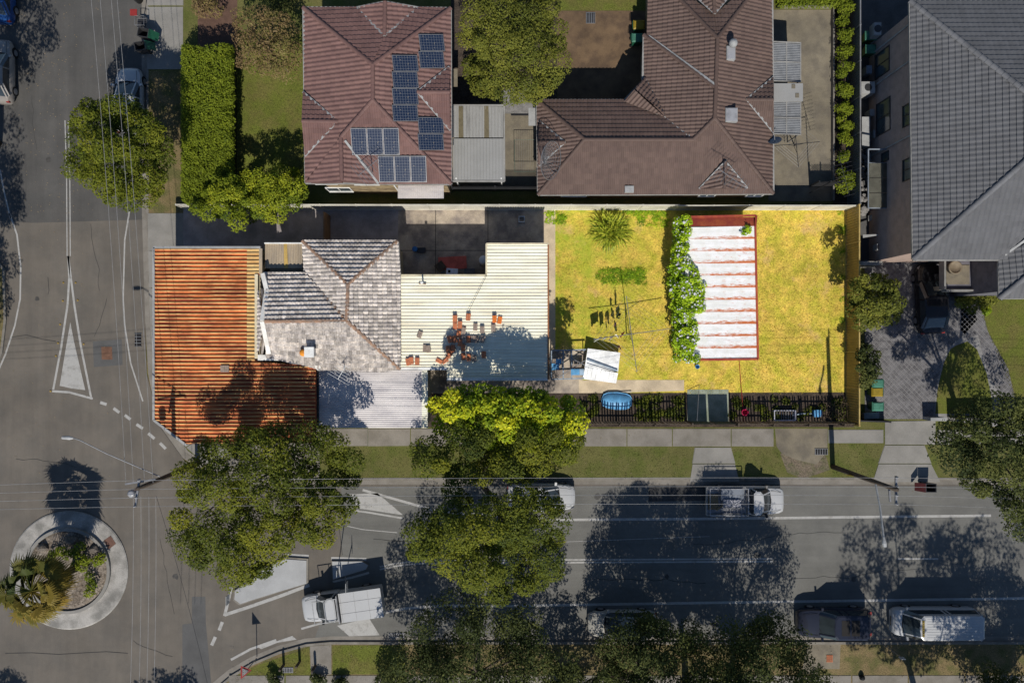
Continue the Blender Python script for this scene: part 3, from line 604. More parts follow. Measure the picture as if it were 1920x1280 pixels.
panel_fence('boundary_fence','tan ribbed steel fence down the right edge of the dry lawn',[(1585,394),(1585,792)],2.0,tanm,postm=M('tan_post',(.45,.33,.12),.6,.05,3,0,20))
panel_fence('boundary_fence','grey ribbed steel fence behind the row of small round shrubs',[(1588,-60),(1588,392)],1.9,greyf,postm=galv)
panel_fence('boundary_fence','low grey fence along the passage front of the charcoal house',[(1612,-60),(1612,-55)],1.5,greyf,postm=galv)
def pickets(name,label,x0,x1,y,h=1.75,gapx=()):
    a=P(x0,y); root=thing(name,label,'fence',(a.x,a.y,.1),'timber picket fence runs'); b=P(x1,y); me=None
    m=MB(); m.box(-.045,.045,-.011,.011,0,h-.09); m.add([(-.045,-.011,h-.09),(.045,-.011,h-.09),(.045,.011,h-.09),(-.045,.011,h-.09),(0,-.011,h),(0,.011,h)],[(0,1,4),(2,3,5),(1,2,5,4),(3,0,4,5)])
    me=bpy.data.meshes.new('picket'); me.from_pydata(m.v,[],m.f); me.materials.append(picket); x=0; L_=b.x-a.x
    while x<L_:
        o=link('picket',me,root); o.location=(x,0,random.uniform(-.04,.02)); o.rotation_euler=(0,R(random.gauss(0,1.4)),0); x+=random.choice((.175,.185,.2,.215))
    m=MB()
    for z in (.4,1.35): m.box(0,L_,-.07,-.012,z,z+.075)
    m.out_=None; r=mesh('rail',[Vector(v)+ORG[root.name] for v in m.v],m.f,wood,root)
    p=MB(); p.box(-.05,.05,-.17,-.072,0,1.6); pe=bpy.data.meshes.new('post'); pe.from_pydata(p.v,[],p.f); pe.materials.append(wood); i=0.05
    while i<L_: o=link('post',pe,root); o.location=(i,0,0); i+=2.3
pickets('picket_fence','long timber picket fence run left of the gate by the blue boat',1090,1284,789)
pickets('picket_fence','timber picket fence run right of the gate behind the white basket',1370,1590,789)
# double gate with shade cloth
a=P(1288,789); b=P(1367,789); root=thing('gate','double timber framed gate covered in dark green shade cloth','gate',(a.x,a.y,.1)); hw=(b.x-a.x)/2
cloth=M('shade_cloth',(.07,.09,.07),.9,.15,3,.2,25)
for i in (0,1):
    x0=a.x+i*hw+.03; x1=x0+hw-.12
    m=MB(); m.box(x0+.05,x1-.05,a.y-.01,a.y+.01,.2,1.9); lf=m.out('gate_leaf',cloth,root)
    m=MB(); m.box(x0,x1,a.y-.035,a.y-.012,1.86,1.95); m.box(x0,x1,a.y-.035,a.y-.012,.15,.24); m.box(x0,x0+.07,a.y-.035,a.y-.012,.24,1.86); m.box(x1-.07,x1,a.y-.035,a.y-.012,.24,1.86); m.out('frame',wood,lf)
for x in (a.x-.12,b.x+.02): m=MB(); m.box(x,x+.1,a.y-.06,a.y+.06,0,2.0); m.out('post',wood,root)
# lattice fences near the carport
def lattice(name,label,x0,x1,y,h=1.5,ph=None):
    a=P(x0,y); b=P(x1,y); root=thing(name,label,'fence',(a.x,a.y,.1)); L_=b.x-a.x; m=MB(); s=.16; n=int(L_/s)
    for i in range(n):
        for d in (1,-1):
            xx=a.x+i*s; m.bar((xx if d>0 else xx+.45,a.y+.012*d,h-.45),(xx+.45 if d>0 else xx,a.y+.012*d,h),.03,.012,up=Vector((0,1,0)))
    m.out('lattice',darkm,root,kind='stuff'); m=MB(); m.box(a.x,b.x,a.y-.02,a.y+.02,.1,h-.45); m.out('board_panel',darkm,root)
    for x in (a.x,(a.x+b.x)/2,b.x): m=MB(); m.box(x-.04,x+.04,a.y-.05,a.y+.05,.1,h+.1); m.out('post',darkm,root)
lattice('lattice_fence','dark lattice topped fence below the white carport',850,1008,358)
lattice('lattice_fence','dark lattice topped fence at the foot of the concrete yard',1518,1560,350,1.6)
# retaining wall of the shrub strip
m=MB(); a=P(1557,20); b=P(1560,378); m.box(a.x,b.x,b.y,a.y,.05,.45); setp(m.out('retaining_wall',kerbm),'low concrete edge between the yard and the round shrubs','wall')
m=MB(); a=P(1462,18); b=P(1557,14); m.box(a.x,b.x,a.y,b.y,.05,.5); setp(m.out('garden_wall',kerbm),'low concrete wall under the clipped hedge at the yard top','wall')
sheet('garden_bed',[(1561,-60),(1588,-60),(1588,390),(1561,390)],.108,soil)

# ================================================================== HOUSES
def walls(root,poly_img,h,mat,inset=.0,z0=.05,name='wall'):
    m=MB(); q=[P(x,y,h) for x,y in poly_img]; m.prism([(p.x,p.y) for p in q],z0,h-.1); return m.out(name,mat,root)
def ins(poly,d=.45):  # inset an axis-aligned image polygon by d metres (h eave), towards its centroid per vertex
    cx=sum(p[0] for p in poly)/len(poly); cy=sum(p[1] for p in poly)/len(poly); k=d*S*1.08
    return [(x-math.copysign(k,x-cx),y-math.copysign(k,y-cy)) for x,y in poly]
def window(root,face,a,b,z0,z1,pos,frame=whitem,pane=wglass,mull=1):
    """face 's': wall facing -y at y=pos, a..b are x. face 'w': wall facing -x at x=pos, a..b are y."""
    def bx(m,u0,u1,d0,d1,w0,w1):
        if face=='s': m.box(u0,u1,pos-d1,pos-d0,w0,w1)
        elif face=='w': m.box(pos-d1,pos-d0,u0,u1,w0,w1)
        elif face=='n': m.box(u0,u1,pos+d0,pos+d1,w0,w1)
        return m
    m=MB(); bx(m,a,b,.002,.06,z1-.06,z1); bx(m,a,b,.002,.09,z0-.02,z0+.06); bx(m,a,a+.06,.002,.06,z0+.06,z1-.06); bx(m,b-.06,b,.002,.06,z0+.06,z1-.06)
    for i in range(1,mull+1): c_=a+(b-a)*i/(mull+1); bx(m,c_-.025,c_+.025,.002,.055,z0+.06,z1-.06)
    w_=m.out('window',frame,root); m=MB(); bx(m,a+.06,b-.06,.003,.03,z0+.06,z1-.06); m.out('pane',pane,w_); return w_
# ---- house 1 (maroon, solar panels)
h=5.9; e=h
root=thing('house','maroon tiled hip roof house carrying blue solar panels','house',(*P(700,250)[:2],0))
TL=(569,15,e);TR=(845,16,e);BR=(846,345,e);BL=(573,343,e)
A=(699,122,7.5);B=(699,188,7.5)
T1=(668,15,e);T2=(722,4,6.7);T3=(784,15,e);TA=(721,68,6.8)      # top gablet
G1=(639,257,6.9) # hips meeting lower left wing ridge
NA=[[TL,T1,TA,A],[TA,T3,TR,A]]
faces=[[TL,A,B,(639,258,6.9),BL],[(639,258,6.9),(639,342,6.9),BL],[TR,BR,B,A],
       [TL,T1,TA,A],[TA,T3,TR,A],[T1,T2,TA],[T2,T3,TA],
       [B,BR,(710,345,e),(639,258,6.9)],[(639,258,6.9),(710,345,e),(639,340,6.9)]]
tiled(root,faces,maroon,maroon,
   [(TL,A),(TR,A),(A,B),(B,(639,258,6.9)),(B,BR),((639,258,6.9),(641,338,6.9)),(T2,TA)],
   [[T1,TA],[T3,TA],[(647,264,6.88),(710,345,e+.05)]],
   [[TL,T1,T2,T3,TR],[TR,BR],[BL,BR],[TL,BL]],pu=.27,pv=.33)
# side gablets, sitting just above the main slopes
def gablet(root,p_ridge_in,p_ridge_out,p_top,p_bot,mat,lift=.12):
    q=[P(*p)+Vector((0,0,lift)) for p in (p_ridge_in,p_ridge_out,p_top,p_bot)]
    rf=deck(root,[[q[0],q[1],q[2]],[q[0],q[3],q[1]]],mat=mat,name='gablet')
    for f in ([q[0],q[1],q[2]],[q[0],q[3],q[1]]): relief('roof_tiles',f,mat,rf,.27,TILE_U,.33,TILE_V,cell=True)
    caps(rf,q[0],q[1],mat); strip3([q[2]+Vector((0,0,.04)),q[0]+Vector((0,0,.04)),q[3]+Vector((0,0,.04))],.12,.03,'valley_flashing',greytrim,rf)
gablet(root,(634,229,6.6),(567,228,6.6),(569,174,e),(573,294,e),maroon)
gablet(root,(783,174,6.6),(843,174,6.6),(843,127,e),(845,246,e),maroon)
wl=walls(root,ins([TL[:2],TR[:2],BR[:2],BL[:2]],.5),e,bricky)
wy=P(573,343,e).y+.5*1.0
yw=P(0,343-.5*S*1.08,e).y
for x0,x1,z0,z1 in ((-12.3,-10.9,3.4,4.9),(-9.9,-8.3,3.2,4.9),(-12.0,-10.4,.9,2.2),(-5.5,-4.2,3.4,4.8)): window(root,'s',x0,x1,z0,z1,yw)
m=MB(); m.tube([(-7.4,yw-.08,e-.2),(-7.4,yw-.08,.1)],.05,6); m.out('downpipe',whitem,root)
m=MB(); m.box(*[P(746,352,3).x,P(832,352,3).x],P(0,372,3).y,P(0,345,3).y,2.95,3.0); m.out('awning',galv,root)
relief('awning_sheet',[P(746,372,3.02),P(832,372,3.02),P(832,348,3.02),P(746,348,3.02)],corr,root,.12,[(0,0),(.5,.03)],udir=(1,0,0))
# solar panels
def panel_at(root,pts):
    q=[P(*p) for p in pts]; poly,n,u,v=basis(q,(1,0,0)); c_=sum(q,Vector())/4; wd=abs((q[1]-q[0]).length); ht=abs((q[2]-q[1]).length)
    m=MB(); m.box(-wd/2,wd/2,-ht/2,ht/2,-.02,.02); me=bpy.data.meshes.new('solar_panel'); me.from_pydata(m.v,[],m.f); me.materials.append(solar)
    o=link('solar_panel',me,root); x=(q[1]-q[0]).normalized(); z=n; y=z.cross(x); o.matrix_local=Matrix.Translation(c_+n*.17-ORG[root.name])@Matrix((x,y,z)).transposed().to_4x4()
    f=MB(); f.box(-wd/2,wd/2,-ht/2,-ht/2+.035,-.025,.03); f.box(-wd/2,wd/2,ht/2-.035,ht/2,-.025,.03); f.box(-wd/2,-wd/2+.035,-ht/2+.035,ht/2-.035,-.025,.03); f.box(wd/2-.035,wd/2,-ht/2+.035,ht/2-.035,-.025,.03)
    fe=bpy.data.meshes.new('frame'); fe.from_pydata(f.v,[],f.f); fe.materials.append(galv); fo=link('frame',fe,o)
def rE(x): return 7.5-(x-699)/146*1.6   # east slope height at image x
def pe(x0,y0,x1,y1): panel_at(root,[(x0,y1,rE(x0)),(x1,y1,rE(x1)),(x1,y0,rE(x1)),(x0,y0,rE(x0))])
for y0,y1 in ((67,98),(99,130)): pe(785,y0,831,y1)
for y0,y1 in ((106,136),(137,167),(168,198),(199,229)): pe(735,y0,782,y1)
for y0,y1 in ((222,252),(253,283)): pe(783,y0,830,y1)
def rS(y): return 7.5-(y-188)/157*1.6
for i in range(3): panel_at(root,[(660+i*30,290,rS(290)),(689+i*30,290,rS(290)),(689+i*30,240,rS(240)),(660+i*30,240,rS(240))])
for i in range(3): panel_at(root,[(711+i*30,341,rS(341)),(740+i*30,341,rS(341)),(740+i*30,292,rS(292)),(711+i*30,292,rS(292))])
# ---- carport between the houses
q=2.7; root=thing('carport','white sheet roofed carport between the two maroon roofed houses','carport',(*P(896,270)[:2],.1))
wp=M('white_carport_sheet',(.28,.275,.26),.6,.1,1.3,.05,20,(.18,.175,.165),lo=.5,hi=.75,stretch=(3,.4,1)); wp2=M('white_carport_lower',(.285,.282,.27),.6,.04,1,.05,20,(.265,.262,.25))
relief('roof_sheet',[P(848,258,q),P(943,258,q),P(943,200,q+.1),P(848,199,q+.1)],wp,root,.2,[(0,0),(.45,0),(.5,.03),(.6,.03),(.65,0)],udir=(1,0,0))
relief('roof_sheet',[P(850,338,q-.1),P(945,338,q-.1),P(944,260,q-.02),P(849,260,q-.02)],wp2,root,.2,[(0,0),(.45,0),(.5,.02),(.6,.02),(.65,0)],udir=(1,0,0))
for x0 in (860,908): 
    m=MB(); a=P(x0,199,q+.13); b=P(x0+9,258,q+.035); m.add([a,P(x0+8,199,q+.13),b,P(x0,258,q+.035)],[(3,2,1,0)]); m.out('clear_sheet',M('yellowed_clear_sheet',(.15,.125,.075),.5,.1,2,0,20),root)
strip3([P(848,198,q+.06),P(945,198,q+.06),P(946,340,q-.12),P(849,340,q-.12)],.1,.1,'gutter',gutm,root)
for x,y in ((855,205),(940,205),(855,334),(940,334)): m=MB(); p=P(x,y,q); m.box(p.x-.04,p.x+.04,p.y-.04,p.y+.04,.1,q-.08); m.out('post',whitem,root)
# ---- house 2 (brown L-shaped roof)
e=3.1; root=thing('house','long brown tiled L-shaped roof house with skylights','house',(*P(1250,280)[:2],0))
a1=(1007,188,e);a2=(1171,188,e);a3=(1205,152,e);a4=(1207,66,e);a5=(1216,66,e);a6=(1217,-160,e);a7=(1447,-160,e);a8=(1450,363,e);a9=(1009,365,e)
R1=(1096,262,4.42);R2=(1300,262,4.42);R3=(1340,222,4.88);R4=(1342,165,4.88);TA=(1345,72,4.88)
Tl=(1217,-60,e)
faces=[[a1,a2,(1247,219,3.68),R2,R1],[a1,R1,a9],[a9,R1,R2,(1300,364,e)],[(1300,364,e),R2,R3,a8],
       [R2,(1247,219,3.68),(1208,146,e+.05),a4,(1213,68,e),R4,R3],
       [(1213,68,e),(1217,-60,e),TA,R4],[Tl,(1447,-60,e),(1338,30,4.6),TA] if False else [Tl,(1345,72,4.88),(1339,28,4.3)],[(1447,-60,e),(1339,28,4.3),TA],
       [TA,(1447,-60,e),(1448,60,e),(1448,155,e),(1449,210,e),(1450,363,e),R3,R4]]
tiled(root,faces,maroon2,maroon2,[(a1,R1),(a9,R1),(R1,R2),(R2,R3),(R3,R4),(R4,TA),(R3,a8),(a4,R4),(TA,Tl),(TA,(1447,-60,e))],
   [[(1171,189,e+.05),(1247,219,3.68),R2],[(1216,68,e+.1),(1342,160,4.92)],[(1208,146,e+.1),(1247,219,3.72)]],
   [[a1,a2,a3,a4],[a4,a5,a6],[a8,a9],[a1,a9],[a7,a8]],pu=.24,pv=.33)
f=[P(1171,190,e+.08),P(1208,146,e+.08),P(1247,219,3.8)]
gb=deck(root,[f],mat=maroon2,name='gablet'); relief('roof_tiles',f,maroon2,gb,.24,TILE_U,.33,TILE_V,cell=True)
f1=[P(1171,190,e+.1),P(1190,168,3.72),P(1247,219,3.8)];f2=[P(1190,168,3.72),P(1208,146,e+.1),P(1247,219,3.8)]
for f in (f1,f2): relief('roof_tiles',f,maroon2,gb,.24,TILE_U,.33,TILE_V,lift=.05,cell=True)
gablet(root,(1059,268,3.85),(1008,268,3.85),(1010,228,e),(1010,312,e),maroon2)
gablet(root,(1398,188,3.85),(1449,188,3.85),(1449,146,e),(1449,250,e),maroon2)
# front gablet and top gablet
def gab2(root,apex,l,r,out,mat):
    q=[P(*p)+Vector((0,0,.12)) for p in (apex,l,r,out)]; rf=deck(root,[[q[0],q[1],q[3]],[q[0],q[3],q[2]]],mat=mat,name='gablet')
    for f in ([q[0],q[1],q[3]],[q[0],q[3],q[2]]): relief('roof_tiles',f,mat,rf,.24,TILE_U,.33,TILE_V,cell=True)
    strip3([q[1]+Vector((0,0,.04)),q[0]+Vector((0,0,.04)),q[2]+Vector((0,0,.04))],.12,.03,'valley_flashing',greytrim,rf); caps(rf,q[0],q[3],mat)
gab2(root,(1359,304,3.98),(1310,355,e+.1),(1400,354,e+.1),(1357,354,3.85),maroon2)
gab2(root,(1339,28,4.5),(1295,-12,3.8),(1372,-12,3.8),(1337,-14,4.6),maroon2)
m=MB(); 
for poly in ([a1[:2],(1206,190),(1440,190),a8[:2],a9[:2]],[(1207,66),(1450,66),(1450,190),(1207,190)],[(1217,-160),(1447,-160),(1447,66),(1217,66)]):
    cx=1229; q=[P(x,y,e) for x,y in ins(poly,.3)]; m.prism([(p.x,p.y) for p in q],.05,e-.12)
m.out('wall',bricky,root)
yw=P(0,363,e).y+.25
for x0,x1 in ((3.2,4.9),(15.3,16.4),(12.2,13.3)): window(root,'s',x0,x1,.9,2.2,yw+.02)
p0=P(1170,352,e); p1=P(1266,352,e); m=MB(); m.box(p0.x,p1.x,yw-.6,p0.y,e-.35,e-.1) if False else None
for x,y,wd in ((1370,100,16),(1371,216,22)):
    hh=4.42; p=P(x,y,hh+.25); m=MB(); m.box(p.x-wd/60,p.x+wd/60,p.y-.42,p.y+.42,hh,hh+.34); s_=m.out('skylight',greytrim,root); m=MB(); m.box(p.x-wd/60+.04,p.x+wd/60-.04,p.y-.38,p.y+.38,hh+.34,hh+.37); m.out('pane',lightm,s_)
p=P(1374,82,5.0); m=MB(); m.lathe((p.x,p.y,4.4),[(.13,0),(.13,.5),(.24,.55),(.27,.72),(.2,.88),(.02,.95)],12); m.out('roof_vent',greytrim,root,smooth=True)
p=P(1179,356,3.2); m=MB(); m.box(p.x-.28,p.x+.28,p.y-.2,p.y+.2,3.0,3.45); m.out('meter_hatch',greytrim,root)
# ---- charcoal house on the right
e=6.2; root=thing('house','two storey dark brick house with charcoal tiled roof','house',(*P(1800,250)[:2],0))
b1=(1705,3,e);b2=(2500,3,e);b3=(2500,485,e);b4=(1710,487,e); rA=(1975,190,9.0) ; rB=(2200,245,9.0)
b1=(1706,3,e); rA=(1968,208,8.9)
faces=[[b1,(1712,486,e),(1968,262,8.9),rA],[b1,rA,(2300,208,8.9),(2500,3,e)],[(1712,486,e),(1872,486,e),(2060,262,8.9),(1968,262,8.9)],[(2060,262,8.9),(1872,486,e),(2500,486,e),(2300,262,8.9)]]
tiled(root,faces,greyt,greyr,[(b1,rA),((1712,486,e),(1968,262,8.9)),(rA,(1968,262,8.9))],[],[[b1,(2500,3,e)],[b1,(1712,486,e)],[(1712,487,e),(1872,487,e)]],pu=.30,pv=.33,amp=.45,rcap=.17)
e2=6.0; c1=(1872,474,e2); c2=(1874,559,e2); c3=(2300,556,e2); c4=(1990,455,7.4)
faces=[[(1872,486,e2),(1960,435,7.2),(1985,470,7.4),c2],[c2,(1985,470,7.4),(2300,470,7.4),c3]]
rf=tiled(root,faces,greyt,greyr,[(c2,(1985,470,7.4))],[[(1872,486,e2+.1),(1985,405,7.6)]],[[c2,c3],[(1873,486,e2),c2]],pu=.30,pv=.33,amp=.45,rcap=.17)
wx=P(1705,0,6.2).x+.42; yT=P(0,3,6.2).y-.4; yB=P(0,486,6.2).y+.42
m=MB(); m.box(wx,wx+28,yB,yT,.05,6.05); m.out('wall',brickd,root)
x2=P(1874,0,e2).x+.4; m=MB(); m.box(x2,x2+20,P(0,558,e2).y+.4,yB-.004,.05,5.85); m.out('wall',M('grey_render',(.15,.145,.16),.9,.05,2,.1,20),root)
def yat(py,h): return (640-py)/S*(H-h)/H
for y0,y1,z0,z1 in ((yat(142,2),yat(95,2),1.1,3.0),(yat(250,2.2),yat(188,2.2),1.3,3.1)): window(root,'w',y0,y1,z0,z1,wx,frame=darkm)
for y0,y1 in ((yat(236,5.2),yat(195,5.2)),(yat(338,5.2),yat(297,5.2))): window(root,'w',y0,y1,4.7,5.7,wx,frame=darkm)
window(root,'w',yat(306,2),yat(288,2),2.0,2.9,wx,frame=darkm,mull=0)
for py in (38,108,250): m=MB(); y=yat(py,6.1); m.tube([(wx-.3,y,6.05),(wx-.07,y,5.7),(wx-.07,y,.1)],.05,6); m.out('downpipe',greytrim,root)
relief('brick_courses',[Vector((wx-.001,yT,.1)),Vector((wx-.001,yB,.1)),Vector((wx-.001,yB,6.0)),Vector((wx-.001,yT,6.0))],brickd,root,1.2,[(0,0)],.17,[(0,.012),(.8,.012),(.85,0),(.95,0)],udir=(0,1,0)) 
# low front wall and porch of the charcoal house
m=MB(); m.box(P(1612,0,2).x,wx,yB-.35,yB-.1,.05,2.0); setp(m.out('side_wall',M('pale_render',(.24,.225,.2),.9,.05,2,.1,20)),'pale rendered wall crossing the passage beside the charcoal roof','wall')
p0=P(1779,487,3); p1=P(1872,556,3)
pr=thing('porch','flat mauve grey porch slab with low parapet beside the black car','porch',(p0.x,p1.y,.1))
pg=M('porch_grey',(.135,.13,.15),.9,.06,1.2,.1,20); m=MB(); m.box(p0.x,p1.x,P(0,542,3).y,yB-.01,2.2,2.5); m.out('slab',pg,pr)
m=MB(); m.box(p0.x,p1.x,P(0,542,3).y-.12,P(0,542,3).y-.002,2.1,2.75); m.box(p0.x-.12,p0.x-.002,P(0,542,3).y,yB-.01,2.1,2.7); m.out('parapet',M('pale_edge',(.24,.235,.22),.8,.05,2,.1,20),pr)
m=MB(); m.box(p0.x+.1,P(1826,0,3).x,P(0,532,3).y,yB-.4,2.502,2.54); m.out('floor_tiles',conct,pr)
m=MB(); m.box(P(1858,0,3).x,P(1872,0,3).x,P(0,535,3).y,yB-.1,2.502,2.62); m.out('bench',M('bench_wood',(.28,.25,.2),.8,.1,3,.1,20),pr)
m=MB(); c_=P(1799,497,3.4); m.lathe((c_.x,c_.y-.1,2.54),[(.02,0),(.36,.0),(.40,.34),(.43,.36),(.43,.44),(.36,.45),(.34,.38)],20); setp(m.out('plant_pot',M('pot_tan',(.2,.16,.11),.7,.05,3,0,20),smooth=True),'large round tan pot on the porch under the charcoal eave','pot')
for x in (p0.x+.15,p1.x-.15): m=MB(); m.box(x-.12,x+.12,P(0,542,3).y+.02,P(0,542,3).y+.26,.1,2.2); m.out('column',creamw,pr)
# ---- corner shop & old house (the bright lot)
root=thing('corner_shop','corner shop with wide rusty ribbed metal awning roof','shop',(*P(440,650)[:2],.1))
hr=3.8; RP=[(0,0),(.42,0),(.50,.075),(.68,.085),(.72,0)]
def rib_highlight(co):
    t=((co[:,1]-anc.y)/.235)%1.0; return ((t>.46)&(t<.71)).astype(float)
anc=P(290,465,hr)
rs=[[(291,466),(463,466),(463,676),(291,676)],[(291,676),(463,676),(592,686),(592,830),(352,832),(291,786)]]
m=MB()
for r_ in rs+[[(463,466),(488,466),(488,515),(478,515),(478,676),(463,676)]]: m.prism([tuple(P(x,y,hr)[:2]) for x,y in r_],hr-.18,hr-.012)
rf=m.out('roof',rust,root)
for r_ in rs: relief('rusty_sheeting',[P(x,y,hr) for x,y in r_],rust,rf,.235,RP,udir=(0,1,0),anchor=anc,lap_or_highlight=rib_highlight)
for r_ in ([(463,466),(488,466),(488,512),(463,512)],[(463,512),(478,512),(478,676),(463,676)]): relief('pale_sheeting',[P(x,y,hr) for x,y in r_],rustp,rf,.235,RP,udir=(0,1,0),anchor=anc,lift=.006)
strip3([P(290,832,hr) if False else P(350,834,hr),P(289,787,hr),P(289,464,hr),P(489,464,hr)],.14,.2,'gutter',greytrim,rf)
strip3([P(489,466,hr+.05),P(489,514,hr+.05)],.2,.1,'edge_flashing',fibro,rf); strip3([P(481,514,hr+.05),P(481,672,hr+.05)],.2,.12,'edge_flashing',creamd,rf)
m=MB()
for p_ in ([(340,470),(488,470),(488,690),(340,690)],[(340,690),(590,690),(590,795),(400,795),(340,750)]): m.prism([tuple(P(x,y,hr)[:2]) for x,y in p_],.05,hr-.2)
m.out('wall',creamw,root)
for x,y in ((296,478),(296,560),(296,640),(296,720),(298,780),(350,825),(430,826),(510,826),(585,826)): m=MB(); p=P(x,y,hr); m.tube([(p.x,p.y,.1),(p.x,p.y,hr-.19)],.05,8); m.out('post',galv,root)
# old tiled house
root=thing('house','old weathered tile roofed cottage in the middle of the bright lot','house',(*P(640,580)[:2],.1))
e=3.9; A=(652,533,5.3); B=(650,601,5.35); F=(497,602,5.3)
faces=[[(568,452,e),(745,452,e),A],[(745,452,e),(750,516,e),(750,692,e),B,A],[(568,452,e),A,B,(572,512,e)],[(495,512,4.0),(572,512,4.0),B,F],[F,B,(750,692,e),(715,696,e),(600,692,e),(597,676,4.1),(500,664,4.2)],[(485,540,4.3),F,(486,664,4.2)]]
# concave south face split
faces[4:5]=[[F,B,(600,692,e),(500,668,4.1)],[B,(750,692,e),(715,696,e),(600,692,e)]]
tiled(root,faces,oldt,oldr,[((568,452,e),A),((745,452,e),A),(A,B),(B,(750,692,e)),((572,512,e),B),(F,B)],[],[[(568,451,e),(745,451,e)],[(746,452,e),(750,516,e)]],pu=.24,pv=.30,amp=.9,tv=TILE_VO)
white_w=M('white_parapet',(.82,.79,.72),.7,.06,1.5,.1,20)
strip3([P(493,513,4.35),P(501,545,4.5),P(492,602,5.25),P(505,662,4.35)],.26,.22,'parapet',white_w,root)
strip3([P(484,670,4.05),P(596,672,4.0)],.34,.14,'parapet',white_w,root); strip3([P(592,684,3.95),P(600,692,3.95)],.3,.1,'parapet',white_w,root)
strip3([P(571,512,4.0),P(494,512,4.0)],.14,.1,'parapet',creamd,root)
m=MB()
for p_ in ([(575,460),(740,460),(742,685),(575,685)],[(495,515),(590,515),(590,680),(495,665)],[(500,462),(566,462),(566,512),(500,512)]): m.prism([tuple(P(x,y,e)[:2]) for x,y in p_],.05,3.3)
m.out('wall',creamw,root)
p=P(581,660,5.0); m=MB(); m.box(p.x-.2,p.x+.26,p.y-.25,p.y+.25,3.6,5.2); ch=m.out('chimney',white_w,root); m=MB(); m.box(p.x-.26,p.x+.32,p.y-.31,p.y+.31,5.202,5.32); m.out('chimney_cap',whitem,ch)
p=P(568,661,4.9); m=MB(); m.lathe((p.x,p.y,4.2),[(.17,0),(.17,.55),(.22,.6),(.22,.7),(.1,.75)],12); m.out('flue_pot',M('orange_pot',(.75,.28,.03),.7,.1,3,0,20),root,smooth=True)
relief('sunroom_roof',[P(497,503,3.6),P(567,503,3.6),P(567,457,3.4),P(497,457,3.4)],fibro,root,.15,[(0,0),(.4,0),(.45,.02),(.55,.02),(.6,0)],udir=(1,0,0))
strip3([P(496,456,3.42),P(568,456,3.42)],.08,.1,'sunroom_gutter',whitem,root)
m=MB(); m.add([P(532,457,3.44),P(538,457,3.44),P(540,503,3.64),P(533,503,3.64)],[(3,2,1,0)]); m.out('clear_sheet',M('yellow_sheet',(.6,.4,.12),.5,.1,2,0,20),root)
# long cream rear roof
root=thing('rear_addition','low rear extension under a cream ribbed metal roof scattered with tiles','building',(*P(890,600)[:2],.1))
def hc(y): return 3.85-(y-458)*.0016
WP=[(0,0),(.62,0),(.68,.04),(.86,.045),(.92,0)]
def q3(l): return [P(x,y,hc(y)) for x,y in l]
cf=[[(750,517),(913,517),(913,690),(750,690)],[(913,458),(1027,458),(1027,710),(913,710)],[(838,690),(913,690),(913,710),(838,710)]]
rf=deck(root,[q3(f) for f in cf],drop=.02,mat=cream); anc=P(750,690,hc(690))
for f in cf: relief('ribbed_sheeting',q3(f),cream,rf,.205,WP,udir=(0,1,0),anchor=anc)
strip3(q3([(750,691),(838,691)]),.16,.1,'gutter',whitem,rf); strip3(q3([(838,711),(1027,711)]),.16,.1,'gutter',whitem,rf); strip3(q3([(750,516),(912,516),(912,457),(1028,457)]),.1,.1,'edge_flashing',creamd,rf)
strip3(q3([(1028,459),(1028,711)]),.09,.12,'edge_flashing',M('brown_edge',(.3,.12,.05),.7,.1,3,0,20),rf)
m=MB()
for p_ in ([(755,522),(918,522),(918,686),(755,686)],[(918,463),(1020,463),(1020,704),(918,704)]): m.prism([tuple(P(x,y,3.7)[:2]) for x,y in p_],.05,3.35)
m.out('wall',creamw,root)
# grey corrugated front roof
root=thing('front_shed','pale grey corrugated flat roof next to the rusty awning','shed',(*P(700,745)[:2],.1)); hg=3.3
m=MB(); m.prism([tuple(P(x,y,hg)[:2]) for x,y in [(598,694),(802,694),(802,802),(598,802)]],hg-.15,hg-.01); rf=m.out('roof',corr,root)
relief('corrugated_sheeting',[P(x,y,hg) for x,y in [(598,694),(791,694),(791,802),(598,802)]],corr,rf,.13,[(0,0),(.25,.02),(.5,.028),(.75,.02)],udir=(0,1,0))
relief('pale_sheeting',[P(x,y,hg+.004) for x,y in [(791,692),(802,692),(802,802),(791,802)]],cream,rf,.13,[(0,0),(.25,.02),(.5,.028),(.75,.02)],udir=(0,1,0))
strip3([P(596,690,hg+.1),P(596,803,hg+.1)],.12,.14,'edge_flashing',darkm,rf)
m=MB(); m.prism([tuple(P(x,y,hg)[:2]) for x,y in [(602,698),(798,698),(798,798),(602,798)]],.05,hg-.16); m.out('wall',creamw,root)
# rusty white garden shed
root=thing('garden_shed','white and rust streaked corrugated shed smothered by a flowering vine','shed',(*P(1350,540)[:2],.1)); hs=2.6
def sh(x,y): return P(x,y,hs+.35-abs(y-560)*0)
yl=[424+ (674-424)*i/11 for i in range(12)]; L0,L1=1283,1418
for i in range(11):
    y0,y1=yl[i],yl[i+1]; base=P(0,y1,hs).y; top=P(0,y0,hs).y
    def lap_or_highlight(co,base=base,top=top,i=i): 
        xx=np.clip((co[:,0]-P(1280,0,hs).x)/5,0,1); t=(co[:,1]-base)/(top-base); return np.clip(1-t/.30,0,1)*(.5+.75*xx)+.28*(xx-.25)+.12*((i*7)%5-2)/2*xx
    relief('roof_sheet',[P(L0+ (y1-424)*.02,y1+2,hs+.012),P(L1+(y1-424)*.015,y1+1,hs+.012),P(L1+(y0-424)*.015,y0,hs-.004),P(L0+(y0-424)*.02,y0+2,hs-.004)],shedm,root,.076,[(0,0),(.25,.012),(.5,.017),(.75,.012)],udir=(0,1,0),lap_or_highlight=lap_or_highlight,kind=None)
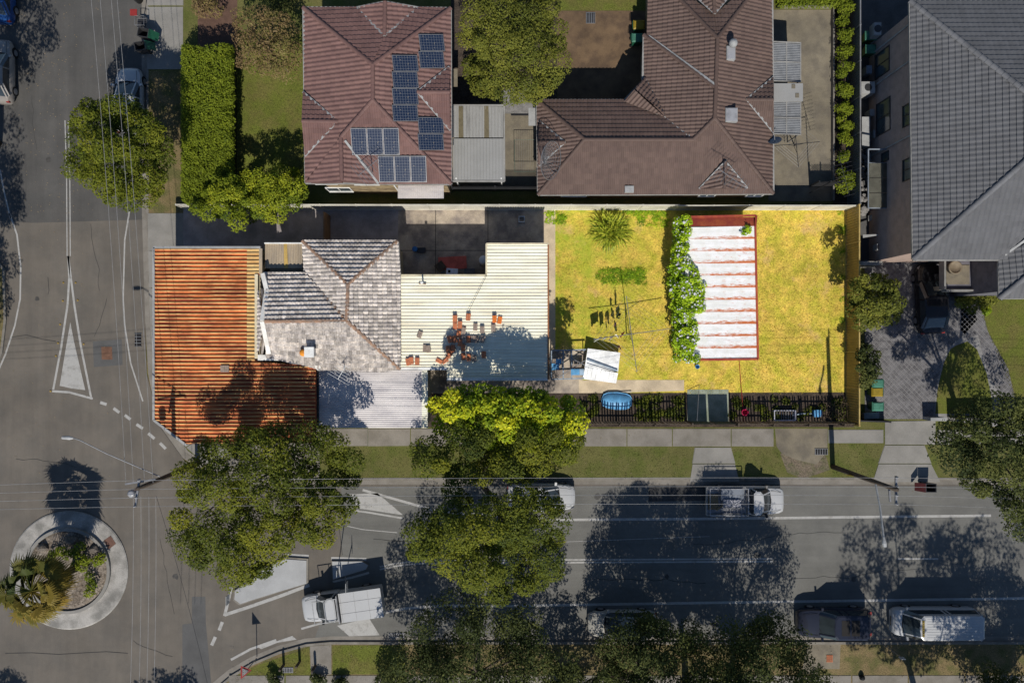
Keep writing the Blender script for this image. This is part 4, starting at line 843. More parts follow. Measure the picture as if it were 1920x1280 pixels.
relief('red_roof_sheet',[P(1284,425,hs+.0),P(1416,424,hs),P(1415,407,hs-.28),P(1281,409,hs-.28)],redtrim,root,.076,[(0,0),(.25,.012),(.5,.017),(.75,.012)],udir=(0,1,0))
strip3([P(1280,407,hs-.22),P(1417,404,hs-.22)],.12,.1,'barge_board',redtrim,root); strip3([P(1418,404,hs-.2),P(1416,424,hs+.02),P(1421,673,hs+.02),P(1285,675,hs+.02)],.13,.1,'barge_board',redtrim,root)
m=MB(); m.prism([tuple(P(x,y,hs)[:2]) for x,y in [(1283,408),(1414,407),(1418,671),(1286,673)]],.05,hs-.3); m.out('wall',M('shed_wall',(.35,.3,.25),.8,.1,2,.1,20),root)
for f in ([P(1283,409,hs-.3),P(1414,408,hs-.3),P(1417,671,hs-.05),P(1286,673,hs-.05)],): m=MB(); m.add([p+Vector((0,0,-.03)) for p in f],[(3,2,1,0)]); m.out('ceiling',wood,root)
# ================================================================== TREES AND PLANTS
TG='street trees along the main road'
tree('street_tree','round dense tree over a white car on the left street',[(165,185),(220,168),(275,195),(310,235),(326,290),(320,340),(290,375),(240,400),(195,380),(150,350),(125,320),(120,270),(135,215)],3.2,6.6,(292,318),LM['round'],rad=.72,dist=.62,nper=480,size=.14,seed=2,low=.1)
tree('street_tree','wide spreading fig tree in front of the rusty awning, left of the splitter island',[(345,850),(400,810),(460,800),(560,795),(630,800),(672,830),(688,890),(680,950),(640,985),(620,1030),(590,1030),(560,1010),(530,1050),(537,1085),(490,1102),(430,1100),(390,1080),(350,1055),(318,985),(322,930),(345,915),(325,890)],6.0,8.4,(520,870),LM['fig'],rad=.9,dist=.88,nper=620,size=.145,seed=5,group=TG,
  holes=[[(345,935),(415,930),(420,975),(360,985)],[(592,858),(625,850),(632,890),(595,895)],[(455,905),(520,900),(525,925),(460,930)],[(565,890),(585,890),(585,915),(565,915)]],low=.35,n=9000)
tree('garden_tree','bright glossy leaved tree beside the cream roof and picket fence',[(805,745),(850,718),(905,715),(950,728),(1020,725),(1075,735),(1100,775),(1100,830),(1060,850),(950,850),(860,840),(806,800)],5.0,7.3,(940,775),LM['bright'],rad=.7,dist=.68,nper=260,size=.21,seed=8,low=.3,n=6000)
tree('street_tree','tall street tree with its crown reaching over the picket fence garden',[(770,810),(850,800),(900,772),(1000,768),(1070,785),(1105,820),(1098,862),(1060,880),(1035,880),(980,905),(920,898),(870,912),(800,900),(775,860)],6.0,7.7,(915,875),LM['fig'],rad=.88,dist=.84,nper=600,size=.145,seed=9,group=TG,n=6000,low=.3)
tree('street_tree','dense street tree whose crown covers the centre line beside the hidden white car',[(790,905),(850,900),(900,930),(985,905),(1045,920),(1060,955),(1078,975),(1060,1010),(1058,1080),(1010,1105),(960,1138),(900,1128),(850,1095),(845,1060),(790,1065),(755,1030),(745,985),(770,965),(840,950),(825,925)],6.3,9.2,(905,910),LM['fig'],rad=.9,dist=.88,nper=620,size=.145,seed=11,group=TG,n=9000,low=.4)
blobtree('street_tree','dark tree at the bottom edge between the canopy ute and the half hidden silver car',(893,1228),(5.9,5.7),(3.0,8.6),(893,1260),LM['dark'],nb=150,rad=.85,nper=330,size=.145,seed=21,group=TG)
blobtree('street_tree','small dark tree at the bottom edge left of the half hidden silver car',(1075,1285),(2.2,2.8),(1.5,4.6),(1050,1290),LM['dark'],nb=30,rad=.7,nper=220,size=.17,seed=22,group=TG)
blobtree('street_tree','dark tree whose leaves hide half of a parked silver car',(1205,1212),(3.5,4.2),(2.4,8.5),(1200,1262),LM['dark'],nb=110,rad=.8,nper=330,size=.14,seed=23,group=TG)
blobtree('street_tree','dark fine leaved tree at the bottom edge left of the dark parked wagon',(1380,1228),(3.8,4.7),(2.6,10.5),(1370,1262),LM['dark'],nb=130,rad=.85,nper=330,size=.14,seed=24,group=TG)
blobtree('street_tree','tall dark street tree rising out of the bottom edge between two others',(1290,1285),(4.8,4.2),(6.5,12.0),(1285,1285),LM['dark'],nb=80,rad=.9,nper=210,size=.19,seed=25,group=TG)
blobtree('street_tree','low dark tree at the bottom right behind the white van',(1850,1275),(3.4,3.2),(1.8,6.2),(1850,1290),LM['dark'],nb=60,rad=.8,nper=330,size=.14,seed=26,group=TG)
for i,(c_,r_,z_) in enumerate((((1720,1400),(5.2,4.2),(8,13.5)),((1880,1385),(4.0,4.5),(7,12.5)))):
    blobtree('street_tree',['tall street tree below the bottom edge, shading the road above the white van','tall street tree below the bottom right corner of the picture'][i],c_,r_,z_,(c_[0],1330),LM['dark'],nb=70,rad=.85,nper=170,size=.2,seed=30+i,group='tall trees beyond the bottom edge')
tree('garden_tree','large dark tree at the right edge over the driveway gate',[(1765,800),(1800,770),(1850,742),(1930,735),(1990,760),(2010,880),(1980,1000),(1900,1015),(1870,960),(1830,930),(1790,905),(1765,860),(1745,830)],6.5,9.2,(1800,800),LM['dark'],rad=.9,dist=.88,nper=600,size=.145,seed=33,n=9000)
tree('garden_tree','leafy tree in the narrow bed left of the paved driveway',[(1618,512),(1650,505),(1685,530),(1700,560),(1690,595),(1650,615),(1615,620),(1590,590),(1590,530)],2.2,3.4,(1622,570),LM['olive'],rad=.5,dist=.42,nper=170,size=.17,seed=34,r0=.09,low=.2)
tree('garden_tree','smaller shaded shrub tree above the wheelie bins by the driveway',[(1612,640),(1640,635),(1655,680),(1645,725),(1615,735),(1600,690)],1.4,2.2,(1620,690),LM['dark'],rad=.4,dist=.36,nper=150,size=.15,seed=35,r0=.07)
tree('garden_tree','tall tree between the solar roof house and the brown courtyard',[(850,40),(885,5),(940,-40),(1000,-30),(1045,-10),(1060,60),(1068,130),(1040,165),(1010,198),(960,196),(905,150),(900,110),(862,90)],3.8,6.0,(955,110),LM['olive'],rad=.8,dist=.72,nper=520,size=.13,seed=36,n=6000,low=.25)
tree('garden_tree','small yellow green tree tucked against the right side of the solar roof house',[(866,105),(900,100),(925,130),(940,185),(905,190),(870,150)],2.0,3.0,(900,150),LM['bright' if 0 else 'olive'],rad=.5,dist=.45,nper=170,size=.16,seed=37,r0=.09)
tree('garden_tree','low green tree at the corner behind the awning, crossing the boundary fence',[(395,345),(440,325),(500,318),(545,305),(580,330),(580,360),(555,392),(525,418),(480,420),(440,430),(400,410),(360,415),(350,380)],2.4,3.6,(455,380),LM['lime'],rad=.6,dist=.52,nper=330,size=.14,seed=38,r0=.12,n=5000)
tree('garden_tree','reddish brown bare twigged tree on the front lawn of the solar roof house',[(432,20),(480,5),(540,15),(568,60),(568,130),(540,150),(480,150),(436,120)],2.6,3.6,(500,80),LM['autumn'],rad=.65,dist=.5,nper=150,size=.13,seed=39,r0=.1,low=.4)
shrub('shrub','orange brown clipped shrub at the top beside the brick path',400,18,1.6,.95,LM['autumn'],cat='shrub')
for x,y,r_ in ((470,-12,.9),(520,-5,.8),(555,3,.7)): pass
shrub('shrub','dark green shrub in the top corner of the front lawn',530,8,1.2,1.1,LM['dark'])
for i,(x,y,h_,r_) in enumerate(((-8,620,10.5,3.3),(-5,735,9.5,2.3),(-25,520,10.5,3.2),(48,270,10,3.2))): 
    blobtree('street_tree',['tree just beyond the left edge, casting the shadow on the white edge line','tree beyond the left edge by the sliver of verge','farthest tree beyond the left edge of the picture','tree beyond the left edge beside the silver hatchback'][i],(x-20,y),(r_,r_),(h_-3.6,h_),(x-50,y),LM['dark'],nb=48,rad=.8,nper=200,size=.17,seed=50+i,group='trees beyond the left edge')
for i,(x,y,h_,r_) in enumerate(((300,1500,8,2.2),(362,1490,7.5,1.6),(20,1500,8,1.6))):
    blobtree('street_tree',['tree below the bottom edge right of the roundabout','smaller tree below the bottom edge beside the dark road patch','tree below the bottom left corner under the palm'][i],(x,y),(r_,r_),(h_-3.4,h_),(x,y),LM['dark'],nb=30,rad=.7,nper=170,size=.2,seed=60+i,group='trees beyond the bottom left edge')
# clipped hedge
root=thing('hedge','tall clipped green hedge between the left footpath and front lawn','hedge',(*P(388,230)[:2],.1))
bl=[]; hh=2.4; rd=random.Random(5)
y=95
while y<378:
    for x in np.linspace(356,424,5): bl.append((P(x+rd.uniform(-4,4),y+rd.uniform(-3,3),hh-.35+rd.uniform(-.08,.08)),(.42,.42,.35),rd.uniform(.35,.65)))
    y+=11
for y in np.arange(95,378,13):
    for x in (352,428):
        for z in (.5,1.2,1.8): bl.append((P(x,y,z),(.4,.4,.45),rd.uniform(.3,.6)))
leaves('foliage',bl,170,.13,LM['hedge'],root,up=.55,spread=.15)
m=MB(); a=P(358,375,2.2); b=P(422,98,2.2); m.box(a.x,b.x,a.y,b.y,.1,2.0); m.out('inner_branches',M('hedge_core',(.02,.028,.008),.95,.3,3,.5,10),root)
root=thing('hedge','clipped hedge along the top of the concrete yard','hedge',(*P(1515,0)[:2],.1)); bl=[(P(x,y,1.1),(.4,.4,.4),rd.uniform(.3,.6)) for x in range(1465,1580,11) for y in (-18,-6,5)]
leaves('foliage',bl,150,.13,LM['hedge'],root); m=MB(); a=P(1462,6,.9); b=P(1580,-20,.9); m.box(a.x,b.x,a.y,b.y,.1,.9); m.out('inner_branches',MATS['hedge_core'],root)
sy=[24,50,84,110,142,178,210,238,266,302,332,356]; what=['topmost, beside the clipped hedge','second from the top','level with the upper glass awning','just above the white box roof','level with the white box roof','just below the white box roof','level with the lower glass awning','above the rotary clothes hoist','beside the hoist top','beside the hoist arms','second from the bottom','bottom one, by the lattice fence']
for y,wt in zip(sy,what): shrub('shrub','small round shrub against the grey fence, '+wt,1571+ (y%3),y,1.3+(y%5)*.1,.50+(y%7)*.025,LM['hedge'],size=.12,nper=150,nb=5,group='row of small round shrubs',ry=.5)
shrub('shrub','yellowish leafy shrub right of the black car under the porch',1797,566,1.2,.75,LM['olive']); shrub('shrub','yellowish leafy shrub at the lawn corner below the porch',1836,565,1.2,.75,LM['olive']); shrub('shrub','pale weedy plant below the porch shrubs',1838,580,.6,.45,LM['bright'],nb=4)
shrub('shrub','leafy bush on the kerbside lawn right of the gravel strip',735,1252,1.6,1.0,LM['dark'],nb=9)
for x,y,l in ((600,1268,'left of the give way sign shadow'),(520,1268,'beside the roadside pit'),(640,1272,'right of the gravel strip')): shrub('shrub','low dark shrub on the bottom verge, '+l,x,y,.7,.5,LM['dark'],nb=4,nper=150)
# garden bed weeds
bl=[(P(x,y,.15),(.28,.28,.16),rd.uniform(.2,.6)) for x,y in [q_ for q_ in [(rd.uniform(1095,1285),rd.uniform(742,786)) for _ in range(75)] if not 1118<q_[0]<1194]+[(rd.uniform(1372,1590),rd.uniform(748,786)) for _ in range(36)]]
root=thing('weeds','low green weeds in the bed behind the picket fence','weeds',(*P(1200,760)[:2],.1)); root['kind']='stuff'; leaves('foliage',bl,70,.12,LM['fig'],root,kind='stuff')
# palm on the roundabout
def palm(name,label,base,top,h,nf,L_,seed=1):
    rd=random.Random(seed); b=P(*base); b.z=.3; t=P(*top,h); root=thing(name,label,'palm tree',b); m=MB(); m.tube([b,b.lerp(t,.5)+Vector((.06,0,0)),t],[.24,.19,.2],10); m.out('trunk',bark,root,smooth=True)
    for i in range(nf):
        az=2*math.pi*(i*0.381966); el=rd.uniform(-.9,.75); L0=L_; L_=L_*rd.uniform(.72,1.18); d=Vector((math.cos(az)*math.cos(el),math.sin(az)*math.cos(el),math.sin(el))); s_=t+Vector((0,0,.15)); e_=s_+d*L_*.62+Vector((0,0,-.15)); m=MB(); m.tube([s_,s_+d*L_*.3,e_],[.03,.025,.015],4)
        side=d.cross(Vector((0,0,1))).normalized(); nb=15; tone=min(1,max(0,.5+.35*math.cos(az+.6)+rd.uniform(-.25,.25)))
        for k in range(nb):
            a=R(-78+156*k/(nb-1)); v=(d*math.cos(a)+side*math.sin(a)).normalized(); ln=L_*.46*(1-.22*abs(math.sin(a)))*rd.uniform(.8,1.1); w_=.045; p2=e_+v*ln*.6+Vector((0,0,-.04)); p3=e_+v*ln+Vector((0,0,-.28-rd.random()*.15)); q=v.cross(Vector((0,0,1))).normalized()*w_
            m.add([e_-q*.5,e_+q*.5,p2+q,p2-q,p3],[(0,1,2,3),(3,2,4)])
        o=m.out('frond',LM['palm'],root); at=o.data.attributes.new('var','FLOAT','FACE'); at.data.foreach_set('value',np.full(len(o.data.polygons),tone,dtype=np.float32)*1.0); L_=L0
palm('palm_tree','fan palm leaning over the roundabout apron at the left edge',(148,1062),(62,1106),5.0,88,2.05)
root=thing('garden_plants','low leafy plants and weeds around the roundabout palm','plants',(*P(150,1050)[:2],.3)); bl=[(P(x,y,.6),(.35,.35,.35),rd.uniform(.3,.8)) for x,y in ((115,1032),(128,1040),(140,1036),(150,1045),(160,1050),(155,1062),(168,1080),(172,1095),(168,1110),(182,1052),(190,1045),(100,1040),(142,1060),(150,1024))]
leaves('foliage',bl,130,.15,LM['hedge'],root)
rockm=M('sandstone_rock',(.14,.12,.10),.95,.25,3,.8,10)
def rock(px,py,s,label,z=.3):
    p=P(px,py,z); bm=bmesh.new(); bmesh.ops.create_icosphere(bm,subdivisions=2,radius=1); rdd=random.Random(px)
    for v in bm.verts: v.co*=rdd.uniform(.82,1.12); v.co.x*=s[0]; v.co.y*=s[1]; v.co.z*=s[2]
    me=bpy.data.meshes.new('rock'); bm.to_mesh(me); bm.free(); me.materials.append(rockm); o=link('rock',me); o.location=p; setp(o,label,'rock')
rock(134,1014,(.55,.32,.3),'flat grey rock under the top rim of the roundabout garden'); rock(80,1026,(.38,.3,.3),'dark rock in the upper left of the roundabout garden'); rock(178,1030,(.4,.3,.25),'rounded rock in the upper right of the roundabout garden'); rock(96,1046,(.3,.3,.25),'smaller rock beside the palm trunk in the roundabout')
# shed vine with flowers
root=thing('climbing_vine','flowering green vine spilling over the left side of the rusty white shed','vine',(*P(1290,560)[:2],.1)); VO=[(1270,412),(1290,410),(1292,440),(1284,470),(1300,505),(1318,540),(1318,575),(1300,600),(1305,625),(1312,650),(1310,672),(1290,684),(1268,665),(1264,600),(1262,560),(1255,515),(1264,470)]
bl=[];k=0
while len(bl)<150:
    x=rd.uniform(1255,1320); y=rd.uniform(410,684)
    if inpoly(x,y,VO): bl.append((P(x,y,(2.75 if x>1282 else 2.75-(1282-x)*.05)+rd.uniform(-.1,.15)),(.3,.3,.22),rd.uniform(.3,.75)))
for y in range(420,680,9): bl.append((P(1268,y,rd.uniform(.5,1.8)),(.3,.3,.4),rd.uniform(.3,.6)))
bl.append((P(1402,430,2.7),(.3,.28,.15),.6)); bl.append((P(1396,436,2.7),(.25,.2,.12),.5))
leaves('foliage',bl,90,.15,LM['vine'],root); leaves('flower',[(b[0]+Vector((0,0,.1)),(.32,.32,.2),.5) for b in bl[::2]],7,.13,LM['flower'],root,asp=.9,up=.8,kind='stuff')
# strappy clump on the lawn
def strappy(label,px,py,n,L_,h):
    b=P(px,py); b.z=.1; root=thing('strappy_plant',label,'plant',b); rdd=random.Random(3); vs=[];fs=[];val=[]
    for i in range(n):
        az=rdd.uniform(0,6.28); el=rdd.uniform(.25,1.3); o=b+Vector((rdd.uniform(-.55,.55),rdd.uniform(-.5,.5),0)); d=Vector((math.cos(az),math.sin(az),0)); q=Vector((-d.y,d.x,0))*.032; ll=L_*rdd.uniform(.6,1.1)
        pts=[o+d*ll*math.cos(el)*t+Vector((0,0,ll*math.sin(el)*t-ll*.75*t*t*math.cos(el)+.02+h*t*.3)) for t in (0,.35,.7,1)]; s=len(vs)
        for p,w_ in zip(pts,(.8,1.2,.9,.1)): vs+=[p-q*w_,p+q*w_]
        for j in range(3): fs.append((s+2*j,s+2*j+1,s+2*j+3,s+2*j+2)); val.append(min(1,max(0,rdd.gauss(.55,.25))))
    o=mesh('leaf_blades',vs,fs,LM['cord'],root,kind='stuff'); at=o.data.attributes.new('var','FLOAT','FACE'); at.data.foreach_set('value',np.array(val,dtype=np.float32))
strappy('large clump of long strappy yellow green leaves on the back lawn',1144,432,420,1.75,.9)
leafb=[(P(x,y,.12),(.24,.16,.06),rd.uniform(.0,.55)) for x,y in [(rd.uniform(1122,1208),rd.uniform(503,531)) for _ in range(150)]]
root=thing('weed_patch','rectangle of darker green weeds in the middle of the back lawn','weeds',(*P(1165,516)[:2],.1)); root['kind']='stuff'; leaves('foliage',leafb,26,.08,LM['vine'],root,kind='stuff')
root=thing('weed_patch','scattered green weeds along the fence side of the back lawn','weeds',(*P(1200,405)[:2],.1)); root['kind']='stuff'; leaves('foliage',[(P(x,y,.12),(.26,.2,.05),rd.uniform(.1,.7)) for x,y in [(rd.uniform(1170,1255),396+rd.random()**2*26) for _ in range(40)]+[(rd.uniform(1022,1060),rd.uniform(396,416)) for _ in range(20)]+[(1580+rd.uniform(-5,3),y) for y in (398,425,430,436,470,520,560,600)]],55,.09,LM['vine'],root,kind='stuff')

# ================================================================== VEHICLES
def car(label,px,py,rot,L_,Wd,Hh,paintm,kind,cat='car',name='parked_car',h=0):
    """local x forward"""
    root=thing(name,label,cat,(0,0,0)); o=root; ORG[root.name]=Vector()
    zb=.24
    if kind=='van': st=[(-.5,.84,1.0),(-.485,.94,1.05),(-.44,1,1.08),(0,1,1.08),(.30,1,1.05),(.42,.97,1.0),(.47,.9,.92),(.495,.76,.75)]
    elif kind=='suv': st=[(-.5,.76,.8),(-.485,.9,.95),(-.44,.98,1.0),(0,1,1.0),(.2,1,1.02),(.36,.98,.97),(.45,.90,.88),(.49,.78,.76),(.5,.66,.62)]
    elif kind=='ute': st=[(.02,.96,1.0),(.05,1,1.0),(.2,1,1.02),(.33,.98,.98),(.43,.93,.92),(.48,.82,.82),(.5,.66,.65)]
    elif kind=='utec': st=[(-.5,.97,1.0),(-.49,1,1.02),(0,1,1.02),(.2,1,1.02),(.33,.98,.98),(.43,.93,.92),(.48,.82,.82),(.5,.66,.65)]
    else: st=[(-.5,.68,.72),(-.48,.84,.88),(-.42,.95,.94),(-.2,1,.93),(.1,1,.92),(.3,.98,.86),(.41,.9,.78),(.47,.78,.68),(.5,.6,.55)]
    vs=[];fs=[]
    for x,wf,t in st:
        w_=Wd/2*wf
        ring=[(w_*.9,zb),(w_*.99,zb+.12),(w_,t*.62),(w_*.985,t-.14),(w_*.93,t-.04),(w_*.72,t+.0),(w_*.3,t+.03),(-w_*.3,t+.03),(-w_*.72,t),(-w_*.93,t-.04),(-w_*.985,t-.14),(-w_,t*.62),(-w_*.99,zb+.12),(-w_*.9,zb)]
        vs+=[(x*L_,y,z) for y,z in ring]
    n=14
    for i in range(len(st)-1):
        for k in range(n): a=i*n+k; b=i*n+(k+1)%n; fs.append((a,a+n,b+n,b))
    fs.append(tuple(range(n))); fs.append(tuple((len(st)-1)*n+k for k in range(n))[::-1])
    body=mesh('body',vs,fs,paintm,root,smooth=True); body.data.set_sharp_from_angle(angle=R(40))
    belt={'van':1.02,'suv':.97,'ute':.98,'utec':.98}.get(kind,.88)
    # cabin: bottom (x rear, x front), top (x rear, x front)
    cb={'van':(-.49,.40,-.475,.27),'suv':(-.47,.24,-.40,.07),'ute':(.03,.30,.05,.17),'utec':(-.13,.30,-.10,.17)}.get(kind,(-.44,.26,-.28,.04))
    wb,wt=(.93,.84) if kind!='van' else (.95,.86)
    def ring(x0,x1,w_,z,sh=.03): # rounded rectangle
        return [(x0,-w_*.82,z),(x0,w_*.82,z),(x0+sh*L_,w_,z),(x1-sh*L_*1.2,w_,z),(x1,w_*.72,z),(x1+.012*L_,0,z),(x1,-w_*.72,z),(x1-sh*L_*1.2,-w_,z),(x0+sh*L_,-w_,z)]
    b_=ring(cb[0]*L_,cb[1]*L_,Wd/2*wb,belt); t_=ring(cb[2]*L_,cb[3]*L_,Wd/2*wt,Hh-.05); c2=ring(cb[2]*L_+.08,cb[3]*L_-.08,Wd/2*wt-.09,Hh)
    n=9; gl=mesh('windows',b_+t_,[(i,i+n,(i+1)%n+n,(i+1)%n) for i in range(n)]+[tuple(range(n,2*n))],glass,root)
    rf=mesh('roof_panel',[(x*1.0,y*1.005,z) for x,y,z in t_]+[(x,y,z+.012) for x,y,z in t_]+c2,[(i,i+n,(i+1)%n+n,(i+1)%n) for i in range(n)]+[(n+i,2*n+i,2*n+(i+1)%n,n+(i+1)%n) for i in range(n)]+[tuple(range(2*n,3*n))],paintm,root)
    m=MB()
    for i in ((8,2) if kind in('ute',) else (8,2,0,1)): m.bar(b_[i],t_[i],.09,.05)
    for i in (4,6): m.bar(b_[i],t_[i],.08,.05)
    for s_ in (-1,1):
        for f_ in {'van':(.0,-.28),'suv':(.42,-.0),'ute':(),'utec':(.45,)}.get(kind,(.42,)):
            xb=(cb[0]+cb[1])/2*L_+f_*1.0; m.bar((xb,s_*Wd/2*wb*1.0,belt),(xb-.05,s_*Wd/2*wt*1.0,Hh-.05),.1,.04)
    m.out('pillar',paintm,root,kind='stuff')
    if kind=='van':
        for s_ in (-1,1):
            m=MB(); yb,yt=Wd/2*(wb+.004),Wd/2*(wt+.02); m.add([(-.47*L_,s_*yb,belt),(.02*L_,s_*yb,belt),(.02*L_,s_*(yb+yt)/2,(belt+Hh-.05)/2-.3),(-.47*L_,s_*(yb+yt)/2,(belt+Hh-.05)/2-.3)],[(0,1,2,3) if s_<0 else (3,2,1,0)])
            m.add([(-.47*L_,s_*(yt+.012),Hh-.32),(.28*L_,s_*(yt+.012),Hh-.32),(.26*L_,s_*(yt-.008),Hh-.05),(-.47*L_,s_*(yt-.008),Hh-.05)],[(0,1,2,3) if s_<0 else (3,2,1,0)]); m.out('side_panel',paintm,root,kind='stuff')
    wx=[-.30*L_,.31*L_]
    for x in wx:
        for s_ in (-1,1):
            if 1:
                yo=Wd/2-.02; m=MB(); m.lathe((x,0,.33),[(.28,s_*(yo-.2)),(.33,s_*(yo-.18)),(.33,s_*(yo+.01)),(.27,s_*(yo+.03))],18,axis='y'); w_=m.out('wheel',black,root)
                m=MB(); m.lathe((x,0,.33),[(.02,s_*(yo+.045)),(.2,s_*(yo+.038)),(.2,s_*(yo+.03))],14,axis='y'); m.out('rim',galv,w_)
    fx=L_/2*.93
    for s_ in (-1,1):
        m=MB(); m.add([(L_*.43,s_*Wd*.42,.80 if kind!='van' else .86),(L_*.475,s_*Wd*.37,.74 if kind!='van' else .8),(L_*.49,s_*Wd*.30,.60),(L_*.46,s_*Wd*.43,.62)],[(0,1,2,3),(3,2,1,0)]); m.out('headlight',lightm,root)
        if kind!='ute':
            m=MB(); m.box(-L_*.5,-L_*.472,s_*Wd*.36-.1,s_*Wd*.36+.1,.62,.95 if kind!='car' else .80); m.out('tail_light',redp,root)
        m=MB(); xm=(cb[1]-.05)*L_; m.bar((xm,s_*Wd*.47,belt+.02),(xm+.02,s_*(Wd*.5+.16),belt+.1),.14,.12); m.out('mirror',paintm if kind!='ute' else darkm,root)
    m=MB(); m.box(L_*.485,L_*.503,-.3,.3,.42,.55); m.out('grille',darkm,root)
    m=MB(); xc=cb[1]*L_
    for y0,y1,x0,x1 in ((0,-Wd*.36,xc+.03,xc-.05),(0,Wd*.36,xc+.03,xc-.05)): m.bar((x0,y0,belt+.045),(x1,y1,belt+.03),.09,.02)
    for y in (-.3,.25): m.bar((xc,y,belt+.06),(xc-.28,y+.35,belt+.2),.025,.02)
    m.out('wiper_cowl',black,root,kind='stuff')
    m=MB(); tb=(L_*.44,belt-.2)
    for s_ in (-1,1): m.tube([(xc+.05,s_*Wd*.37,belt+.035),((xc+L_*.45)/2,s_*Wd*.365,(.99 if kind not in ('car','van') else .9)+.045),(L_*.445,s_*Wd*.31,{'van':1.0,'suv':.91,'ute':.915,'utec':.915}.get(kind,.76)+.02)],.012,4)
    if kind!='van': m.out('bonnet_seam',black,root,kind='stuff')
    root.location=P(px,py); root.rotation_euler=(0,0,R(rot)); return root
white_p=carpaint('paint_white',(.43,.43,.425)); silver_p=carpaint('paint_silver',(.32,.305,.27)); char_p=carpaint('paint_charcoal',(.018,.021,.034)); black_p=carpaint('paint_black',(.012,.012,.014)); blue_p=carpaint('paint_blue',(.015,.06,.19)); champ_p=carpaint('paint_champagne',(.26,.235,.21))
SHIFT=lambda px,py,h: tuple((P(px,py,h)*1.0)[:2])
def cp(px,py,h=1.0): q=P(px,py,h); return (960+q.x*S,640-q.y*S)
car('charcoal wagon with dark roof glass panels parked at the bottom kerb',*cp(1571,1173,1.3),180,4.75,1.9,1.72,char_p,'suv')
r_=car('white van with yellow roof plate parked behind the charcoal wagon',*cp(1763,1173,1.5),180,5.5,1.85,1.98,white_p,'van',cat='van',name='parked_van')
m=MB(); m.box(1.28,1.42,-.52,.52,1.985,2.01); pl=mesh('roof_plate',m.v,m.f,yell,r_)
m=MB()
for k in range(7): m.box(1.31,1.39,-.45+k*.14,-.40+k*.14+.02*(k%2),2.011,2.014)
mesh('plate_marks',m.v,m.f,darkm,pl,kind='stuff')
m=MB(); m.box(2.64,2.70,-.62,.62,.72,.78); m.box(2.60,2.66,-.58,.58,.84,.89); mesh('grille_bar',m.v,m.f,lightm,r_,kind='stuff')
m=MB()
for k in range(8): m.box(-2.3,1.1,-.62+k*.17,-.60+k*.17,1.975,1.993)
mesh('roof_rib',m.v,m.f,white_p,r_,kind='stuff')
su=[o for o in bpy.data.objects if o.get('label','').startswith('charcoal wagon')][0]
for x0,x1 in ((-1.25,-.72),(-.62,-.08)): m=MB(); m.box(x0,x1,-.5,.5,1.70,1.732); mesh('roof_glass',m.v,m.f,M('roof_glass',(.02,.018,.016),.35,.02,1,0,20),su)
car('white car mostly hidden by the crown of the centre tree',*cp(1015,934,1.0),0,4.5,1.8,1.45,white_p,'car')
car('white hatchback mostly hidden under the round tree on the left street',*cp(237,185,1.0),90,4.3,1.76,1.45,white_p,'car')
car('silver hatchback cut by the left edge of the frame',*cp(-4,132,.8),90,4.2,1.75,1.5,champ_p,'car')
car('blue car cut by the top left corner of the frame',*cp(-3,-22,.8),90,4.4,1.8,1.45,blue_p,'car')
car('silver car half hidden by the dark bottom tree',*cp(1168,1173,1.0),180,4.5,1.8,1.5,silver_p,'car')
car('black sedan parked on the paved driveway by the porch',*cp(1750,560,1.0),93,4.6,1.82,1.45,black_p,'car')
# open tray ute
u=car('white work ute with ladder, sheets and timber in its open tray',*cp(1401,940,1.1),0,5.1,1.82,1.75,white_p,'ute',cat='ute',name='parked_ute')
m=MB(); m.box(-2.6,.02,-.88,.88,.78,.84); m.box(-2.45,.2,-.5,.5,.4,.78); mesh('tray',m.v,m.f,galv,u)
m=MB(); m.box(-2.6,.02,-.93,-.885,.72,1.06); m.box(-2.6,.02,.885,.93,.72,1.06); m.box(-2.65,-2.602,-.93,.93,.72,1.06); mesh('tray_side',m.v,m.f,greytrim,u,kind='stuff')
m=MB()
for x in (-2.5,-.02):
    for y in (-.88,.88): m.tube([(x,y,1.0),(x,y,1.4)],.028,6)
for y in (-.88,.88): m.tube([(-2.5,y,1.4),(-.02,y,1.4)],.028,6)
for x in (-2.5,-.02): m.tube([(x,-.88,1.4),(x,.88,1.4)],.028,6)
mesh('rack',m.v,m.f,lightm,u)
def onute(o,label,cat): 
    o.parent=None; o.matrix_world=Matrix.Translation(u.location); setp(o,label,cat)
def loose(name,m,mat,label,cat,loc=(0,0,0),rot=0):
    o=mesh(name,m.v,m.f,mat); o.location=loc; o.rotation_euler=(0,0,rot); return setp(o,label,cat)
m=MB(); m.box(-1.75,-.25,.12,.82,.845,1.25); loose('tool_box',m,M('box_grey',(.17,.19,.22),.6,.1,2,0,20),'pale grey box in the work ute tray, upper side','tool box',u.location)
bm=bmesh.new(); bmesh.ops.create_grid(bm,x_segments=16,y_segments=8,size=.5); rdd=random.Random(2)
for v in bm.verts: v.co.x=v.co.x*1.15-1.05; v.co.y=v.co.y*.48-.06; v.co.z=1.38+rdd.uniform(-.05,.05)
bmesh.ops.solidify(bm,geom=bm.faces[:],thickness=.3); me=bpy.data.meshes.new('tarp'); bm.to_mesh(me); bm.free(); me.materials.append(M('tarp_silver',(.30,.30,.33),.5,.12,4,.4,12)); o=link('tarp',me); o.location=u.location; setp(o,'crumpled silver tarpaulin bundle in the work ute tray','tarpaulin')
m=MB(); m.bar((-1.65,-.78,1.15),(-.3,-.78,1.15),.05,.05); m.bar((-1.65,-.42,1.15),(-.3,-.42,1.15),.05,.05)
for k in range(6): m.bar((-1.6+k*.24,-.78,1.15),(-1.6+k*.24,-.42,1.15),.04,.03)
loose('ladder',m,galv,'aluminium ladder lying along the lower side of the work ute tray','ladder',u.location)
